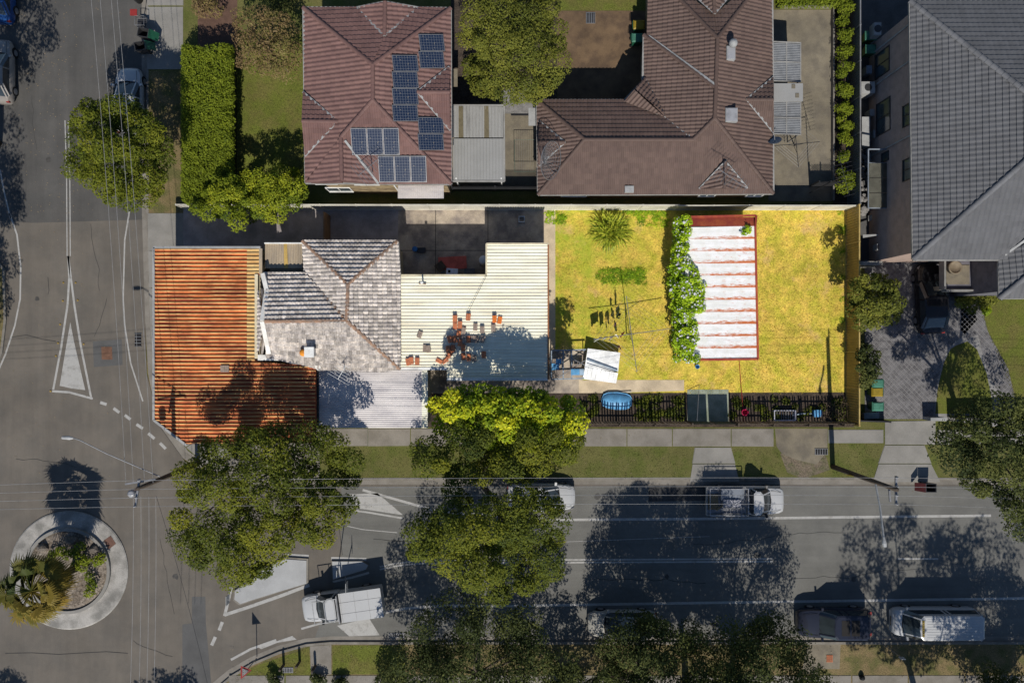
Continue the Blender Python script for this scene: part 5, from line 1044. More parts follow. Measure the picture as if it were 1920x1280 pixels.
m=MB(); m.box(-2.5,-1.85,-.55,.45,.845,.95); m.bar((-2.0,-.6,1.0),(-1.2,.1,1.05),.12,.05); loose('plywood_sheet',m,M('plywood',(.22,.16,.09),.85,.15,3,.1,18),'brown plywood offcuts at the rear of the work ute tray','plywood',u.location)
# canopy ute
u2=car('white ute with a long white canopy tray driving past the splitter island',*cp(640,1136,1.2),188,5.4,1.85,1.78,white_p,'ute',cat='ute',name='ute')
m=MB(); m.box(-2.75,.0,-.95,.95,.75,1.62); mesh('canopy',m.v,m.f,white_p,u2)
m=MB()
for y in (-.35,.38): m.box(-2.76,.005,y,y+.02,1.622,1.632)
for x in (-1.9,-1.0,-.1): m.box(x,x+.015,-.952,.952,1.622,1.63)
mesh('canopy_seam',m.v,m.f,galv,u2,kind='stuff')
m=MB()
for y in (-.72,.72): m.tube([(.1,y,1.85),(1.7,y,1.85)],.03,6)
for x in (.15,.95,1.68): m.tube([(x,-.72,1.85),(x,.72,1.85)],.025,6)
mesh('roof_rack',m.v,m.f,signw,u2); m=MB(); m.box(.06,.12,-.9,.9,.8,1.9); mesh('head_board',m.v,m.f,galv,u2)

# ================================================================== POLES AND WIRES
def pole(label,base,top,h,arm,shade=wood):
    b=P(*base); b.z=.05; t=P(*top,h); root=thing('power_pole',label,'power pole',b); m=MB(); m.tube([b,b.lerp(t,.5),t],[.17,.145,.12],10); m.out('shaft',shade,root,smooth=True)
    m=MB(); a0=P(*arm[0],h-.25); a1=P(*arm[1],h-.25); m.bar(a0,a1,.11,.11); m.out('crossarm',galv,root); n=4; ins_=[]
    for k in range(n): q=a0.lerp(a1,.04+k*.92/(n-1)); mm=MB(); mm.lathe((q.x,q.y,h-.2),[(.03,0),(.06,.04),(.04,.08),(.065,.12),(.02,.2)],8); mm.out('insulator',lightm,root); ins_.append(q+Vector((0,0,.2)))
    return root,t,ins_
pl,t1,i1=pole('weathered power pole with street light arm at the left junction',(372,868),(258,916),8.9,((262,897),(254,950)))
m=MB(); q=P(242,912,8.0); m.bar(P(235,907,8.3),P(292,898,8.3),.1,.1); m.out('crossarm',galv,pl)
m=MB(); m.lathe((P(249,924,8)[0],P(249,924,8)[1],7.7),[(.02,0),(.22,.02),(.22,.5),(.1,.56)],12); m.out('transformer_can',lightm,pl,smooth=True)
m=MB(); m.tube([P(300,893,8.0),P(200,850,8.6),P(150,825,8.9),P(138,821,8.95)],.035,6); la=m.out('light_arm',galv,pl)
m=MB(); a=P(138,821,8.95); b=P(117,820,8.9); m.tube([a,a.lerp(b,.4),b],[.05,.11,.09],8); m.out('lamp_head',signw,la)
pr_,t2,i2=pole('power pole with two crossarms and a yellow diamond sign by the driveway crossing',(1560,874),(1682,918),8.6,((1680,892),(1680,946)))
m=MB(); m.bar(P(1667,915,7.6),P(1669,940,7.6),.09,.09); m.out('crossarm',galv,pr_)
m=MB(); m.tube([P(1642,908,6.8),P(1650,950,7.4),P(1657,1008,8.2)],.06,6); la=m.out('light_arm',signw,pr_); m=MB(); m.tube([P(1657,1006,8.2),P(1658,1018,8.22),P(1659,1025,8.25)],[.05,.13,.10],8); m.out('lamp_head',signw,la)
c_=P(1600,890,3.2); m=MB(); m.add([c_+Vector(v) for v in ((-.45,0,0),(0,0,-.45),(.45,0,0),(0,0,.45),(-.45,-.02,0),(0,-.02,-.45),(.45,-.02,0),(0,-.02,.45))],[(0,1,2,3),(7,6,5,4),(0,4,5,1),(1,5,6,2),(2,6,7,3),(3,7,4,0)])
ys=m.out('warning_sign',yell,pr_); ys.rotation_euler=(0,0,0); m=MB(); m.box(c_.x-.12,c_.x-.03,c_.y-.03,c_.y-.021,c_.z-.15,c_.z+.12); m.box(c_.x+.04,c_.x+.12,c_.y-.03,c_.y-.021,c_.z-.12,c_.z+.06); m.out('sign_symbol',darkm,ys,kind='stuff')
def wire(name,a,b,label,sag=.5,r=.011,group=None,mat=None,cat='power line'):
    a=Vector(a);b=Vector(b); n=14; o=b-a; base=a
    m=MB(); m.tube([a.lerp(b,i/n)-Vector((0,0,sag*4*(i/n)*(1-i/n))) for i in range(n+1)],r,4); return setp(m.out(name,mat or wirem),label,cat,group)
nm=['topmost','second','third','lowest']
for k in range(4): 
    wire('power_line',i1[k],i2[k],f'overhead wire between the two poles along the road, {nm[k]} of the four',.35)
    wire('power_line',i2[k],i2[k]+Vector((26,-.6-k*.15,-.2)),f'overhead wire running right from the diamond sign pole, {nm[k]} of the four',.3)
    wire('power_line',i1[k]-Vector((.1,0,0)),P(-420,925+k*14,8.4),f'overhead wire running left over the palm shadow, {nm[k]} of the four',.2)
for k,(xt,xm,xb) in enumerate(((165,236,240),(182,250,258),(203,271,272),(214,287,286))):
    s_=P(xm,905,8.35); wire('power_line',s_,P(xt-(xm-xt)*.35,-320,8.2),f'overhead wire crossing the round tree on the left street, number {k+1} from the left'.replace('number 1 from the left','leftmost').replace('number 2 from the left','second from left').replace('number 3 from the left','second from right').replace('number 4 from the left','rightmost'),.45)
    wire('power_line',P([250,264,279,292][k],930,8.35),P(xb-6,1500,8.3),'overhead wire right of the roundabout running down, '+['leftmost','second from left','second from right','rightmost'][k],.3)
wire('stay_cable',P(293,930,8.2),P(400,1330,5.5),'thin dark service cable slanting down from the left pole',.3,.012,mat=darkm,cat='cable')
wire('service_cable',P(500,370,4.5),P(1000,392,4.2),'thin cable from the solar roof house to the cream fence',.2,.012,cat='cable') if 0 else None
# give way sign (seen from above), other roadside posts
def signpost(name,label,base,top,h,cat='street sign'):
    b=P(*base); b.z=.1; t=P(*top,h); root=thing(name,label,cat,b); m=MB(); m.tube([b,t],.03,6); m.out('post',galv,root); return root,t
r_,t=signpost('give_way_sign','red and white triangular sign on a leaning post at the bottom left',(482,1232),(461,1258),2.4)
def tri(s,y0,y1,z): 
    return MB().add([t+Vector(v) for v in ((-s,y1,z*.5),(s,y1,z*.5),(0,y0,-z*.5))],[(0,1,2),(2,1,0)])
m=MB(); q=[(-.42,.16,.12),(.42,.16,.12),(0,-.42,-.2)]
q=[(-.28,.42,.15),(-.28,-.42,.15),(.28,0,-.2)]; m.add([t+Vector(v) for v in q]+[t+Vector((x+.02,y,z-.01)) for x,y,z in q],[(0,1,2),(5,4,3),(0,3,4,1),(1,4,5,2),(2,5,3,0)]); s1=m.out('sign_plate',redp,r_)
m=MB(); q2=[(-.2,.27,.1),(-.2,-.27,.1),(.14,0,-.112)]; m.add([t+Vector((x+.02,y,z+.04)) for x,y,z in q2],[(0,1,2),(2,1,0)]); m.out('sign_face',signw,s1)
r_,t=signpost('keep_left_sign','small post sign at the tip of the larger splitter island',(433,1103),(427,1124),1.4); m=MB(); m.box(t.x-.02,t.x+.01,t.y-.3,t.y+.3,t.z-.3,t.z+.3); m.out('sign_plate',signw,r_)
r_,t=signpost('keep_left_sign','grey post sign beside the smaller splitter island',(648,1078),(650,1100),2.2); m=MB(); m.box(t.x-.02,t.x+.01,t.y-.3,t.y+.3,t.z-.35,t.z+.3); m.out('sign_plate',signw,r_)
r_,t=signpost('keep_left_sign','post sign near the upper edge of the smaller splitter island',(634,1068),(633,1073),2.8); m=MB(); m.box(t.x-.02,t.x+.01,t.y-.2,t.y+.2,t.z-.3,t.z+.3); m.out('sign_plate',signw,r_)
r_,t=signpost('parking_sign','thin bent sign post between the charcoal wagon and the white van',(1652,1204),(1693,1234),2.6); m=MB(); m.box(t.x-.15,t.x+.15,t.y-.03,t.y,t.z-.3,t.z+.1); m.out('sign_plate',signw,r_)
for x,y,w_ in ((533,1244,'leftmost, by the give way sign'),(563,1238,'middle one, by the roadside pit'),(592,1246,'rightmost, by the gravel strip')):
    b=P(x,y); root=thing('bollard','short timber bollard on the bottom verge, '+w_,'bollard',(b.x,b.y,.1),'timber bollards on the bottom verge'); m=MB(); m.lathe((b.x,b.y,.1),[(.09,0),(.09,.9),(.07,.97),(.02,.98)],10); m.out('timber_post',wood,root)
def grate(label,x0,y0,x1,y1,n=8,along='x',z=.125,barm=galv):
    a=P(x0,y1); b=P(x1,y0); root=thing('drain_grate',label,'drain',(a.x,a.y,z-.02)); m=MB(); m.box(a.x,b.x,a.y,b.y,z-.02,z); m.out('pit',black,root); m=MB(); m.box(a.x-.03,b.x+.03,a.y-.03,a.y,z-.02,z+.02); m.box(a.x-.03,b.x+.03,b.y,b.y+.03,z-.02,z+.02)
    for i in range(n+1):
        if along=='x': x=a.x+(b.x-a.x)*i/n; m.box(x-.02,x+.02,a.y,b.y,z+.001,z+.02)
        else: y=a.y+(b.y-a.y)*i/n; m.box(a.x,b.x,y-.02,y+.02,z+.001,z+.02)
    m.out('bars',barm,root,kind='stuff')
grate('dark drain grate beside the rusty awning kerb',253,625,265,649,4,'y',.02); grate('pale slotted pit lid beside the power pole',1527,841,1550,851,5,'x'); grate('barred courtyard drain with blue tinted grate',1099,26,1115,45,5,'x',.13)
grate('barred gutter drain near the bottom dark tree',730,1187,757,1193,8,'x',.02); grate('barred pit on the bottom verge under the bollards',532,1250,550,1258,6,'x',.13); grate('small barred pit with orange and blue bars by the charcoal wagon',1549,1227,1559,1238,5,'x',.13,terra)
# ================================================================== BINS
def bin_(label,px,py,lid,rot=0,open_=False,tip=False,body=None):
    root=thing('wheelie_bin',label,'wheelie bin',(0,0,0)); body=body or greenb
    vs=[];
    for z,a,b in ((.08,.22,.25),(.9,.28,.34),(.95,.29,.36)): vs+=[(-a,-b,z),(a,-b,z),(a,b,z),(-a,b,z)]
    fs=[(3,2,1,0)]+[(i*4+k,i*4+(k+1)%4,i*4+4+(k+1)%4,i*4+4+k) for i in range(2) for k in range(4)]; n=len(vs); vs+=[(-.25,-.31,.95),(.25,-.31,.95),(.25,.31,.95),(-.25,.31,.95),(-.2,-.22,.15),(.2,-.22,.15),(.2,.22,.15),(-.2,.22,.15)]
    fs+=[(8+k,8+(k+1)%4,12+(k+1)%4,12+k) for k in range(4)]+[(12+k,12+(k+1)%4,16+(k+1)%4,16+k) for k in range(4)]+[(16,17,18,19)]; mesh('bin_body',vs,fs,body,root)
    m=MB()
    if open_: m.add([(-.29,.37,.96),(.29,.37,.96),(.27,.80,.42),(-.27,.80,.42),(-.29,.40,.98),(.29,.40,.98),(.27,.83,.44),(-.27,.83,.44)],[(0,1,2,3),(7,6,5,4),(0,4,5,1),(1,5,6,2),(2,6,7,3),(3,7,4,0)])
    else: m.add([(-.3,-.38,.965),(.3,-.38,.965),(.3,.38,.965),(-.3,.38,.965),(-.22,-.28,1.06),(.22,-.28,1.06),(.22,.28,1.04),(-.22,.28,1.04)],[(3,2,1,0),(4,5,6,7),(0,1,5,4),(1,2,6,5),(2,3,7,6),(3,0,4,7)])
    mesh('lid',m.v,m.f,lid,root); m=MB(); m.tube([(-.24,.42,.93),(.24,.42,.93)],.02,6); mesh('handle',m.v,m.f,body,root)
    for s_ in (-1,1): m=MB(); m.lathe((0,0,0),[(.1,0),(.1,.05)],12); o=mesh('wheel',m.v,m.f,black,root); o.rotation_euler=(0,R(90),0); o.location=(s_*.24-.025,.3,.1)
    root.location=P(px,py); root.location.z=.11; root.rotation_euler=(0,0,R(rot)); return root
bin_('dark wheelie bin with open green lid, upper of the pair at the left kerb',*cp(274,66,.6),greenb,-100,True,body=darkm); bin_('dark wheelie bin with open green lid, lower of the pair at the left kerb',*cp(268,91,.6),greenb,-80,True,body=darkm)
bin_('yellow lidded wheelie bin against the brown tiled house',*cp(1197,50,.8),yell,90); bin_('green wheelie bin below the yellow lidded one by the courtyard',*cp(1194,74,.8),greenc,90)
bin_('green wheelie bin in the side passage, upper of the two',*cp(1629,70,.8),greenc,-90); bin_('green wheelie bin in the side passage, lower of the two by the window',*cp(1630,95,.8),greenc,-90)
bin_('pale green lidded bin at the top of the row by the driveway',*cp(1642,718,.8),greenc,-90); bin_('yellow lidded bin in the middle of the row by the driveway',*cp(1641,734,.8),yell,-90); bin_('teal lidded bin at the bottom of the row by the driveway',*cp(1642,761,.8),greenc,-90)
bin_('dark wheelie bin with an open red lid on the driveway crossing',*cp(1739,912,.6),M('dark_red_lid',(.09,.02,.02),.6,.05,3,0,20),90,True,body=darkm)
# red topped sign post at the left kerb
r_,t=signpost('post_with_red_top','grey kerb post carrying a square red sign at the top left',(270,36),(251,24),2.2); m=MB(); m.box(t.x-.22,t.x+.22,t.y-.2,t.y+.2,t.z,t.z+.06); m.out('sign_plate',redp,r_)
b=P(263,3); root=thing('kerb_bin','dark round topped bin at the top of the left kerb','bin',(b.x,b.y,.1)); m=MB(); m.lathe((b.x,b.y,.1),[(.22,0),(.25,.9),(.28,.95),(.24,1.05),(.05,1.08)],14); m.out('bin_body',darkm,root,smooth=True)
p=P(272,48,.1); root=thing('shopping_cart','grey framed trolley beside the open bins at the left kerb','trolley',(p.x,p.y,.1)); m=MB()
for z in (.5,.9):
    m.tube([(p.x-.3,p.y-.3,z),(p.x+.3,p.y-.3,z),(p.x+.3,p.y+.3,z),(p.x-.3,p.y+.3,z),(p.x-.3,p.y-.3,z)],.02,5)
for x in (-.3,.3):
    for y in (-.3,.3): m.tube([(p.x+x,p.y+y,.12),(p.x+x,p.y+y,.9)],.02,5)
m.out('frame',galv,root); m=MB(); m.box(p.x-.27,p.x+.27,p.y-.27,p.y+.27,.5,.53); m.out('basket_floor',darkm,root)
# ================================================================== YARD OBJECTS
def seton(name,label,cat,px,py,z,m,mat,rot=0,group=None,smooth=False):
    o=mesh(name,m.v,m.f,mat,smooth=smooth); o.location=P(px,py,z); o.rotation_euler=(0,0,R(rot)); return setp(o,label,cat,group)
# stacks of roof tiles on the cream roof (each tile a part)
tm={}
def tilemesh(mat):
    if mat.name in tm: return tm[mat.name]
    vs=[];fs=[]
    for y in (-.21,.21):
        for z in (0,.018):
            for i in range(7): x=-.13+.26*i/6; vs.append((x,y,z+.03*abs(math.sin(i*math.pi/3))))
    for i in range(6): fs+=[(i,i+14,i+15,i+1),(7+i,8+i,22+i,21+i),(i,i+1,8+i,7+i),(14+i,21+i,22+i,15+i)]
    fs+=[(0,7,21,14),(6,20,27,13)]; me=bpy.data.meshes.new('tile'); me.from_pydata(vs,[],fs); me.materials.append(mat); tm[mat.name]=me; return me
TS=[(787,627,-18,'g',2),(797,653,0,'g',2,),(803,654,5,'g',3),(765,679,10,'m',3),(771,676,3,'t',3),(782,677,0,'t',3),(824,677,60,'t',1),(834,677,-55,'t',1),(842,666,-40,'t',1),(848,656,-35,'t',1),
    (853,597,0,'t',5),(853,611,0,'t',2),(862,609,-3,'t',4),(878,594,-5,'t',4),(869,619,-10,'m',2),(860,626,-12,'t',3),(843,636,20,'t',5),(852,636,25,'t',4),(863,642,-12,'t',4),(870,637,0,'g',4),(878,636,0,'t',3),(886,636,2,'g',2),(893,636,0,'g',2),(905,636,-15,'g',5),
    (840,655,5,'t',4),(849,653,0,'t',2),(868,652,0,'t',4),(869,668,8,'t',3),(879,670,0,'m',3),(889,671,0,'g',3),(907,665,0,'m',3),(891,613,0,'g',2),(904,618,0,'g',4),(925,615,0,'g',3),(927,598,0,'b',5),(937,600,-12,'b',2)]
pos={0:'alone left, grey and tilted',10:'red, topmost on the left of the scatter',13:'brownish, beside the black cable',34:'bright orange, tallest on the right',35:'bright orange, tilted beside the tall orange stack'}
for i,t_ in enumerate(TS):
    x,y,r_,k,n=t_[:5]; mt={'g':tgrey,'t':terra,'m':tgrey,'b':terrb}[k]; z=hc(y)+.06; p=P(x,y,z+n*.04)
    col={'g':'grey','t':'red','m':'mossy brown','b':'bright orange'}[k]
    side='left' if x<830 else ('middle' if x<875 else 'right'); 
    root=thing('tile_stack',f'{col} stack of {n} roof tiles' if 0 else f'{col} tile pile, '+pos.get(i,''),'tile stack',(p.x,p.y,z),'piles of spare tiles on the cream roof',R(r_))
    if i not in pos: 
        near='shaded by the tree' if (x>862 and y>645) else ('near the lower left gutter' if y>670 and x<790 else ('at the lower slanting row' if y>655 and x<850 else ('in the crowded middle' if x<885 else 'on the right of the scatter')))
        root['label']=f'{col} tile pile {near}'
    for j in range(n):
        mm=terra if (k=='m' and j%2==0) else mt; o=link('tile',tilemesh(mm),root); o.location=(random.uniform(-.012,.012),random.uniform(-.02,.02),j*.05+.01); o.rotation_euler=(0,0,R(random.uniform(-3,3)))
LB=[o for o in bpy.data.objects if o.name.startswith('tile_stack')]; seen={}
ordn=['first','second','third','fourth','fifth','sixth','seventh','eighth','ninth','tenth']
for o in sorted(LB,key=lambda o:o.location.x): seen.setdefault(o['label'],[]).append(o)
for l,os_ in seen.items():
    if len(os_)>1:
        for i,o in enumerate(os_): o['label']=l+f', {ordn[i]} from left'
# roof bits
root=thing('roof_vent_pipe','short white vent pipe standing on the upper cream roof','vent pipe',(*P(793,531,3.8)[:2],3.8)); p=P(793,531,3.8); m=MB(); m.lathe((p.x,p.y,3.7),[(.05,0),(.05,.7),(.09,.72),(.09,.8),(.02,.84)],10); m.out('pipe',whitem,root); m=MB(); m.bar((p.x-.25,p.y-.02,3.86),(p.x+.2,p.y-.05,3.86),.06,.06); m.out('bracket',oldr,root)
wire('roof_cable',P(912,517,3.95),P(878,585,3.9),'thin black cable trailing over the cream roof',.0,.012,mat=darkm,cat='cable'); wire('roof_cable',P(855,628,3.75),P(826,688,3.7),'thin black cable end among the tile piles',.0,.012,mat=darkm,cat='cable')
for i,x in enumerate((418,426)): 
    root=thing('tile_stack',['pair of pale tiles on the rusty awning, left pile','pair of pale tiles on the rusty awning, right pile'][i],'tile stack',(*P(x,691,3.85)[:2],3.85))
    for j in range(2): o=link('tile',tilemesh(tgrey),root); o.location=(0,0,j*.05+.02)
# aerials
def aerial(label,base,h0,h1,els,rot=0,L_=1.6,parent=None,mat=galv):
    b=P(*base,h0); root=thing('tv_aerial',label,'aerial',b); t=Vector((b.x,b.y,h1)); m=MB(); m.tube([b-Vector((0,0,.3)),t],.025,6); m.out('mast',mat,root); d=Vector((math.cos(R(rot)),math.sin(R(rot)),0)); n=Vector((-d.y,d.x,0)); m=MB(); m.tube([t-d*L_/2,t+d*L_/2],.018,5)
    for i in range(els): 
        c_=t-d*L_/2+d*L_*i/(els-1); l=.75-.45*i/els; m.tube([c_-n*l,c_+n*l],.011,4)
    m.out('antenna_elements',mat,root)
aerial('television aerial on the lower left solar roof edge',(700,325),6.0,7.6,9,40,1.5); aerial('tall twin television aerial over the brown roof front gablet',(1357,348),3.9,5.9,9,-35,1.9); aerial('small white aerial on the cottage gutter by the corrugated roof',(648,697),3.9,5.0,6,60,.9,mat=whitem)
aerial('long branching aerial above the lattice fence corner',(1518,362),.1,5.5,11,-75,2.4,mat=darkm)
# mesh dish on the brown roof
c_=P(1022,300,4.6); root=thing('mesh_dish','large see through mesh satellite dish on the left end of the brown roof','satellite dish',(c_.x,c_.y,3.2)); m=MB(); D=Matrix.Rotation(R(58),3,Vector((0.25,1,0)).normalized())
def dpt(r_,t): return c_+D@Vector((r_*math.cos(t),r_*math.sin(t),.32*r_*r_))
for k in range(24): t=2*math.pi*k/24; m.tube([dpt(r_,t) for r_ in (0,.4,.8,1.15)],.010,4,False)
for r_ in (.12,.25,.4,.55,.7,.85,1.0,1.15): m.tube([dpt(r_,2*math.pi*k/28) for k in range(29)],.009 if r_<1.1 else .02,4,False)
m.out('mesh_bowl',galv,root); m=MB(); m.tube([c_+Vector((0,0,-1.2)),c_],.05,6); m.tube([dpt(1.1,.5),c_+D@Vector((0,0,.8)),dpt(1.1,3.6)],.015,4); m.out('mount',darkm,root)
c_=P(1453,266,3.4); root=thing('satellite_dish','small solid white satellite dish at the right eave of the brown roof','satellite dish',(c_.x,c_.y,3.1)); m=MB(); D=Matrix.Rotation(R(50),3,Vector((-1,-.4,0)).normalized()); vs=[]; n=18
prof=[(.02,0),(.2,.02),(.36,.07),(.42,.11)]; b0=MB(); b0.lathe((0,0,0),prof,n); m.add([c_+D@Vector(v) for v in b0.v],b0.f[:-1]); m.out('bowl',greytrim,root); m=MB(); m.tube([c_-Vector((.3,0,.3)),c_],.03,6); m.tube([c_,c_+D@Vector((0,0,.5))],.015,5); m.out('arm',galv,root)
# glass awnings along the brown house right side
for (y0,y1,l) in ((80,153,'clear ribbed awning over the upper side of the brown roof house'),(190,252,'clear ribbed awning over the lower side of the brown roof house')):
    a=P(1447,y1,2.5); b=P(1502,y0,2.5); root=thing('side_awning',l,'awning',(a.x,a.y,.1)); cl=M('clear_corrugated',(.17,.175,.18),.35,.12,2,0,20,spec=.5)
    relief('awning_sheet',[P(1446,y1,2.6),P(1502,y1,2.4),P(1502,y0,2.4),P(1446,y0,2.6)],cl,root,.11,[(0,0),(.5,.03)],udir=(0,1,0)); m=MB()
    for x in (0,.5,1): m.bar(Vector((a.x+(b.x-a.x)*x,a.y,2.62-x*.2)),Vector((a.x+(b.x-a.x)*x,b.y,2.62-x*.2)),.06,.05)
    for y in (0,.5,1): m.bar(Vector((a.x,a.y+(b.y-a.y)*y,2.65)),Vector((b.x,a.y+(b.y-a.y)*y,2.45)),.06,.05)
    m.out('frame',gutm,root)
    for y in (a.y+.1,b.y-.1): mm=MB(); mm.box(b.x-.05,b.x+.02,y-.03,y+.03,.1,2.4); mm.out('post',galv,root)
m=MB(); a=P(1448,190,2.7); b=P(1505,157,2.7); root=thing('side_canopy','flat white canopy box between the two clear awnings','canopy',(a.x,a.y,.1)); m.box(a.x,b.x,a.y,b.y,2.6,2.75); m.out('canopy_sheet',wp2,root)
for x,y in ((1487,163),(1494,180)): p=P(x,y,2.7); m=MB(); m.box(p.x-.11,p.x+.11,p.y-.13,p.y+.13,2.752,2.79); m.out('roof_hatch',conct,root)
m=MB(); m.box(b.x-.08,b.x-.02,a.y+.05,a.y+.11,.1,2.6); m.box(b.x-.08,b.x-.02,b.y-.11,b.y-.05,.1,2.6); m.out('post',galv,root,kind='stuff')
# rotary hoists
def hoist(label,hub,base,h,arms,L_,mat,lines=4,arm_h=.0,rot=0):
    b=P(*base); t=P(*hub,h); root=thing('clothes_hoist',label,'clothes hoist',(b.x,b.y,.1)); m=MB(); m.tube([(b.x,b.y,.1),t],.035,8); m.out('pole',mat,root); ends=[]
    for a in arms:
        d=Vector((math.cos(R(a)),math.sin(R(a)),.02)); e_=t+d*L_; ends.append(e_); mm=MB(); mm.tube([t,e_],.022,6); mm.tube([t-Vector((0,0,.45)),t+d*L_*.4],.015,5); mm.out('arm',mat,root)
    m=MB()
    for f in [1-.14*i for i in range(lines)]:
        for i in range(len(ends)): m.tube([t.lerp(ends[i],f),t.lerp(ends[(i+1)%len(ends)],f)],.006,3)
    m.out('line',wirem,root,kind='stuff'); return root,t,ends
ho,ht,he=hoist('rotary clothes hoist with hanging washing on the back lawn',(1184,626),(1174,625),2.15,(8,98,188,278),2.45,galv)
ho2,ht2,he2=hoist('dark rotary clothes hoist in the concrete yard',(1493,270),(1489,274),2.3,(5,95,185,275),1.5,darkm,lines=4)
def cloth_item(name,label,cat,px,py,h,wd,ln,col,ang=20,legs=0):
    a=P(px,py,h); d=Vector((math.cos(R(ang)),math.sin(R(ang)),0)); vs=[];fs=[]; nx,nz=6,6
    for j in range(nz+1):
        for i in range(nx+1):
            u=i/nx-.5; v=j/nz; off=.05*math.sin(i*2.1+px)*v+.03*math.sin(j*1.7+i); sc_=1 if not legs else 1
            p=a+d*wd*u*(1-.12*v)+Vector((-d.y,d.x,0))*off-Vector((0,0,ln*v)); vs.append(p)
    for j in range(nz):
        for i in range(nx):
            if legs and j>1 and i in (nx//2-1+0,): continue
            q=j*(nx+1)+i; fs.append((q,q+1,q+nx+2,q+nx+1))
    mt=M('cloth_'+name+str(px),col,.9,.1,6,.2,15); setp(mesh(name,vs,fs,mt),label,cat,'washing on the clothes hoist')
for a in (('shirt','pale checked shirt hanging at the left end of the washing','shirt',1122,636,1.9,.62,.75,(.62,.66,.55),30,0),('towel','white hand towel next to the checked shirt on the hoist','towel',1135,634,1.9,.35,.9,(.75,.73,.66),40,0),('trousers','cream trousers hanging in the middle of the washing','trousers',1147,634,1.95,.42,1.0,(.7,.6,.5),55,1),('sock','white long sock pair on the hoist line','socks',1158,630,1.95,.3,.6,(.8,.78,.72),130,0),('red_top','red patterned top hanging closest to the hoist hub','top',1168,627,2.0,.45,.7,(.6,.08,.10),60,0),('dark_top','dark plum garment hanging alone below the line','garment',1163,651,1.8,.3,.6,(.10,.03,.05),120,0),('purple_top','small purple garment above the washing row','garment',1154,608,1.95,.28,.55,(.22,.05,.14),70,0),('black_trousers','black trousers on the line nearest the weed patch','trousers',1163,592,1.95,.38,.95,(.03,.03,.035),80,1)): cloth_item(*a)
# pergola frame with sheets, tubs and boxes
a=P(1034,718); b=P(1100,657); root=thing('pergola_frame','blue grey steel pergola frame beside the cream roof','pergola',(a.x,a.y,.1)); st=M('blue_grey_steel',(.30,.36,.42),.5,.08,2,0,20); hz=.75
def fp(x,y): return P(x,y,hz)
m=MB()
for l in (((1034,657),(1099,655)),((1034,657),(1034,711)),((1034,711),(1095,709)),((1056,657),(1056,710)),((1072,656),(1072,710))): m.bar(fp(*l[0]),fp(*l[1]),.07,.07)
m.out('beam',st,root,kind='stuff'); m=MB()
for l in (((1045,659),(1096,684)),((1042,710),(1096,676))): m.bar(fp(*l[0])+Vector((0,0,.06)),fp(*l[1])+Vector((0,0,.06)),.05,.04)
m.out('brace',galv,root,kind='stuff')
for x,y in ((1034,657),(1034,711),(1095,657),(1095,709)): p=fp(x,y); m=MB(); m.box(p.x-.035,p.x+.035,p.y-.035,p.y+.035,.1,hz-.036); m.out('post',st,root)
wsh=M('white_sheet_metal',(.86,.86,.84),.5,.03,1.5,.05,20,spec=.4)
def board(label,pts,mat=wsh,rib=0,th=.04):
    q=[P(*p) for p in pts]; root=thing('roofing_sheet',label,'metal sheet',(q[0].x,q[0].y,q[0].z)); poly,n,u,v=basis(q); k=len(poly); m=MB(); m.add([p for p in poly]+[p-n*th for p in poly],[tuple(range(k)),tuple(range(k,2*k))[::-1]]+[(i,k+i,k+(i+1)%k,(i+1)%k) for i in range(k)]); m.out('sheet',mat,root)
    if rib: relief('rib',[p for p in poly],mat,root,rib,[(0,.01),(.8,.01),(.85,.05),(.95,.05)],udir=(q[3]-q[0]) if 1 else None)
board('large white metal sheet leaning on the pergola, upper piece',[(1096,690,.85),(1102,653,.95),(1163,661,.6),(1159,697,.5)])
board('large white ribbed metal sheet leaning on the pergola, lower piece',[(1092,710,.75),(1097,688,.84),(1159,699,.48),(1155,718,.3)],rib=.3)
for i in range(2): m=MB(); m.bar(P(1101,674+i*9,.99-.02*i),P(1158,695+i*4,.62-.04*i),.10 if i==0 else .02,.05); setp(m.out('metal_channel',[st,darkm][i]),['blue grey channel lying across the white metal sheets','thin dark rod lying across the ribbed white sheet'][i],['channel','rod'][i])
for (x,y,w_,d_,z,mt,l) in ((1041,687,.45,.38,.78,bluel,'tub tinted shade blue, lower of two on the left of the pergola'),(1047,677,.33,.28,.78,bluel,'small box tinted shade blue, upper of two on the left of the pergola'),(1074,697,.24,.35,.78,bluel,'container tinted shade blue, left in the row on the pergola edge'),(1082,697,.24,.35,.78,bluel,'container tinted shade blue in the middle of the pergola row'),(1090,697,.26,.36,.78,M('shade_blue_box',(.35,.48,.6),.5,.05,3,0,20),'container tinted shade blue, right in the pergola row')):  # blue of the shade is put into the tub colours
    m=MB(); m.prism([(-w_/2,-d_/2),(w_/2,-d_/2),(w_/2,d_/2),(-w_/2,d_/2)],0,.22); m.box(-w_/2-.02,w_/2+.02,-d_/2-.02,d_/2+.02,.222,.25); seton('storage_tub',l,'tub',x,y,z,m,mt)
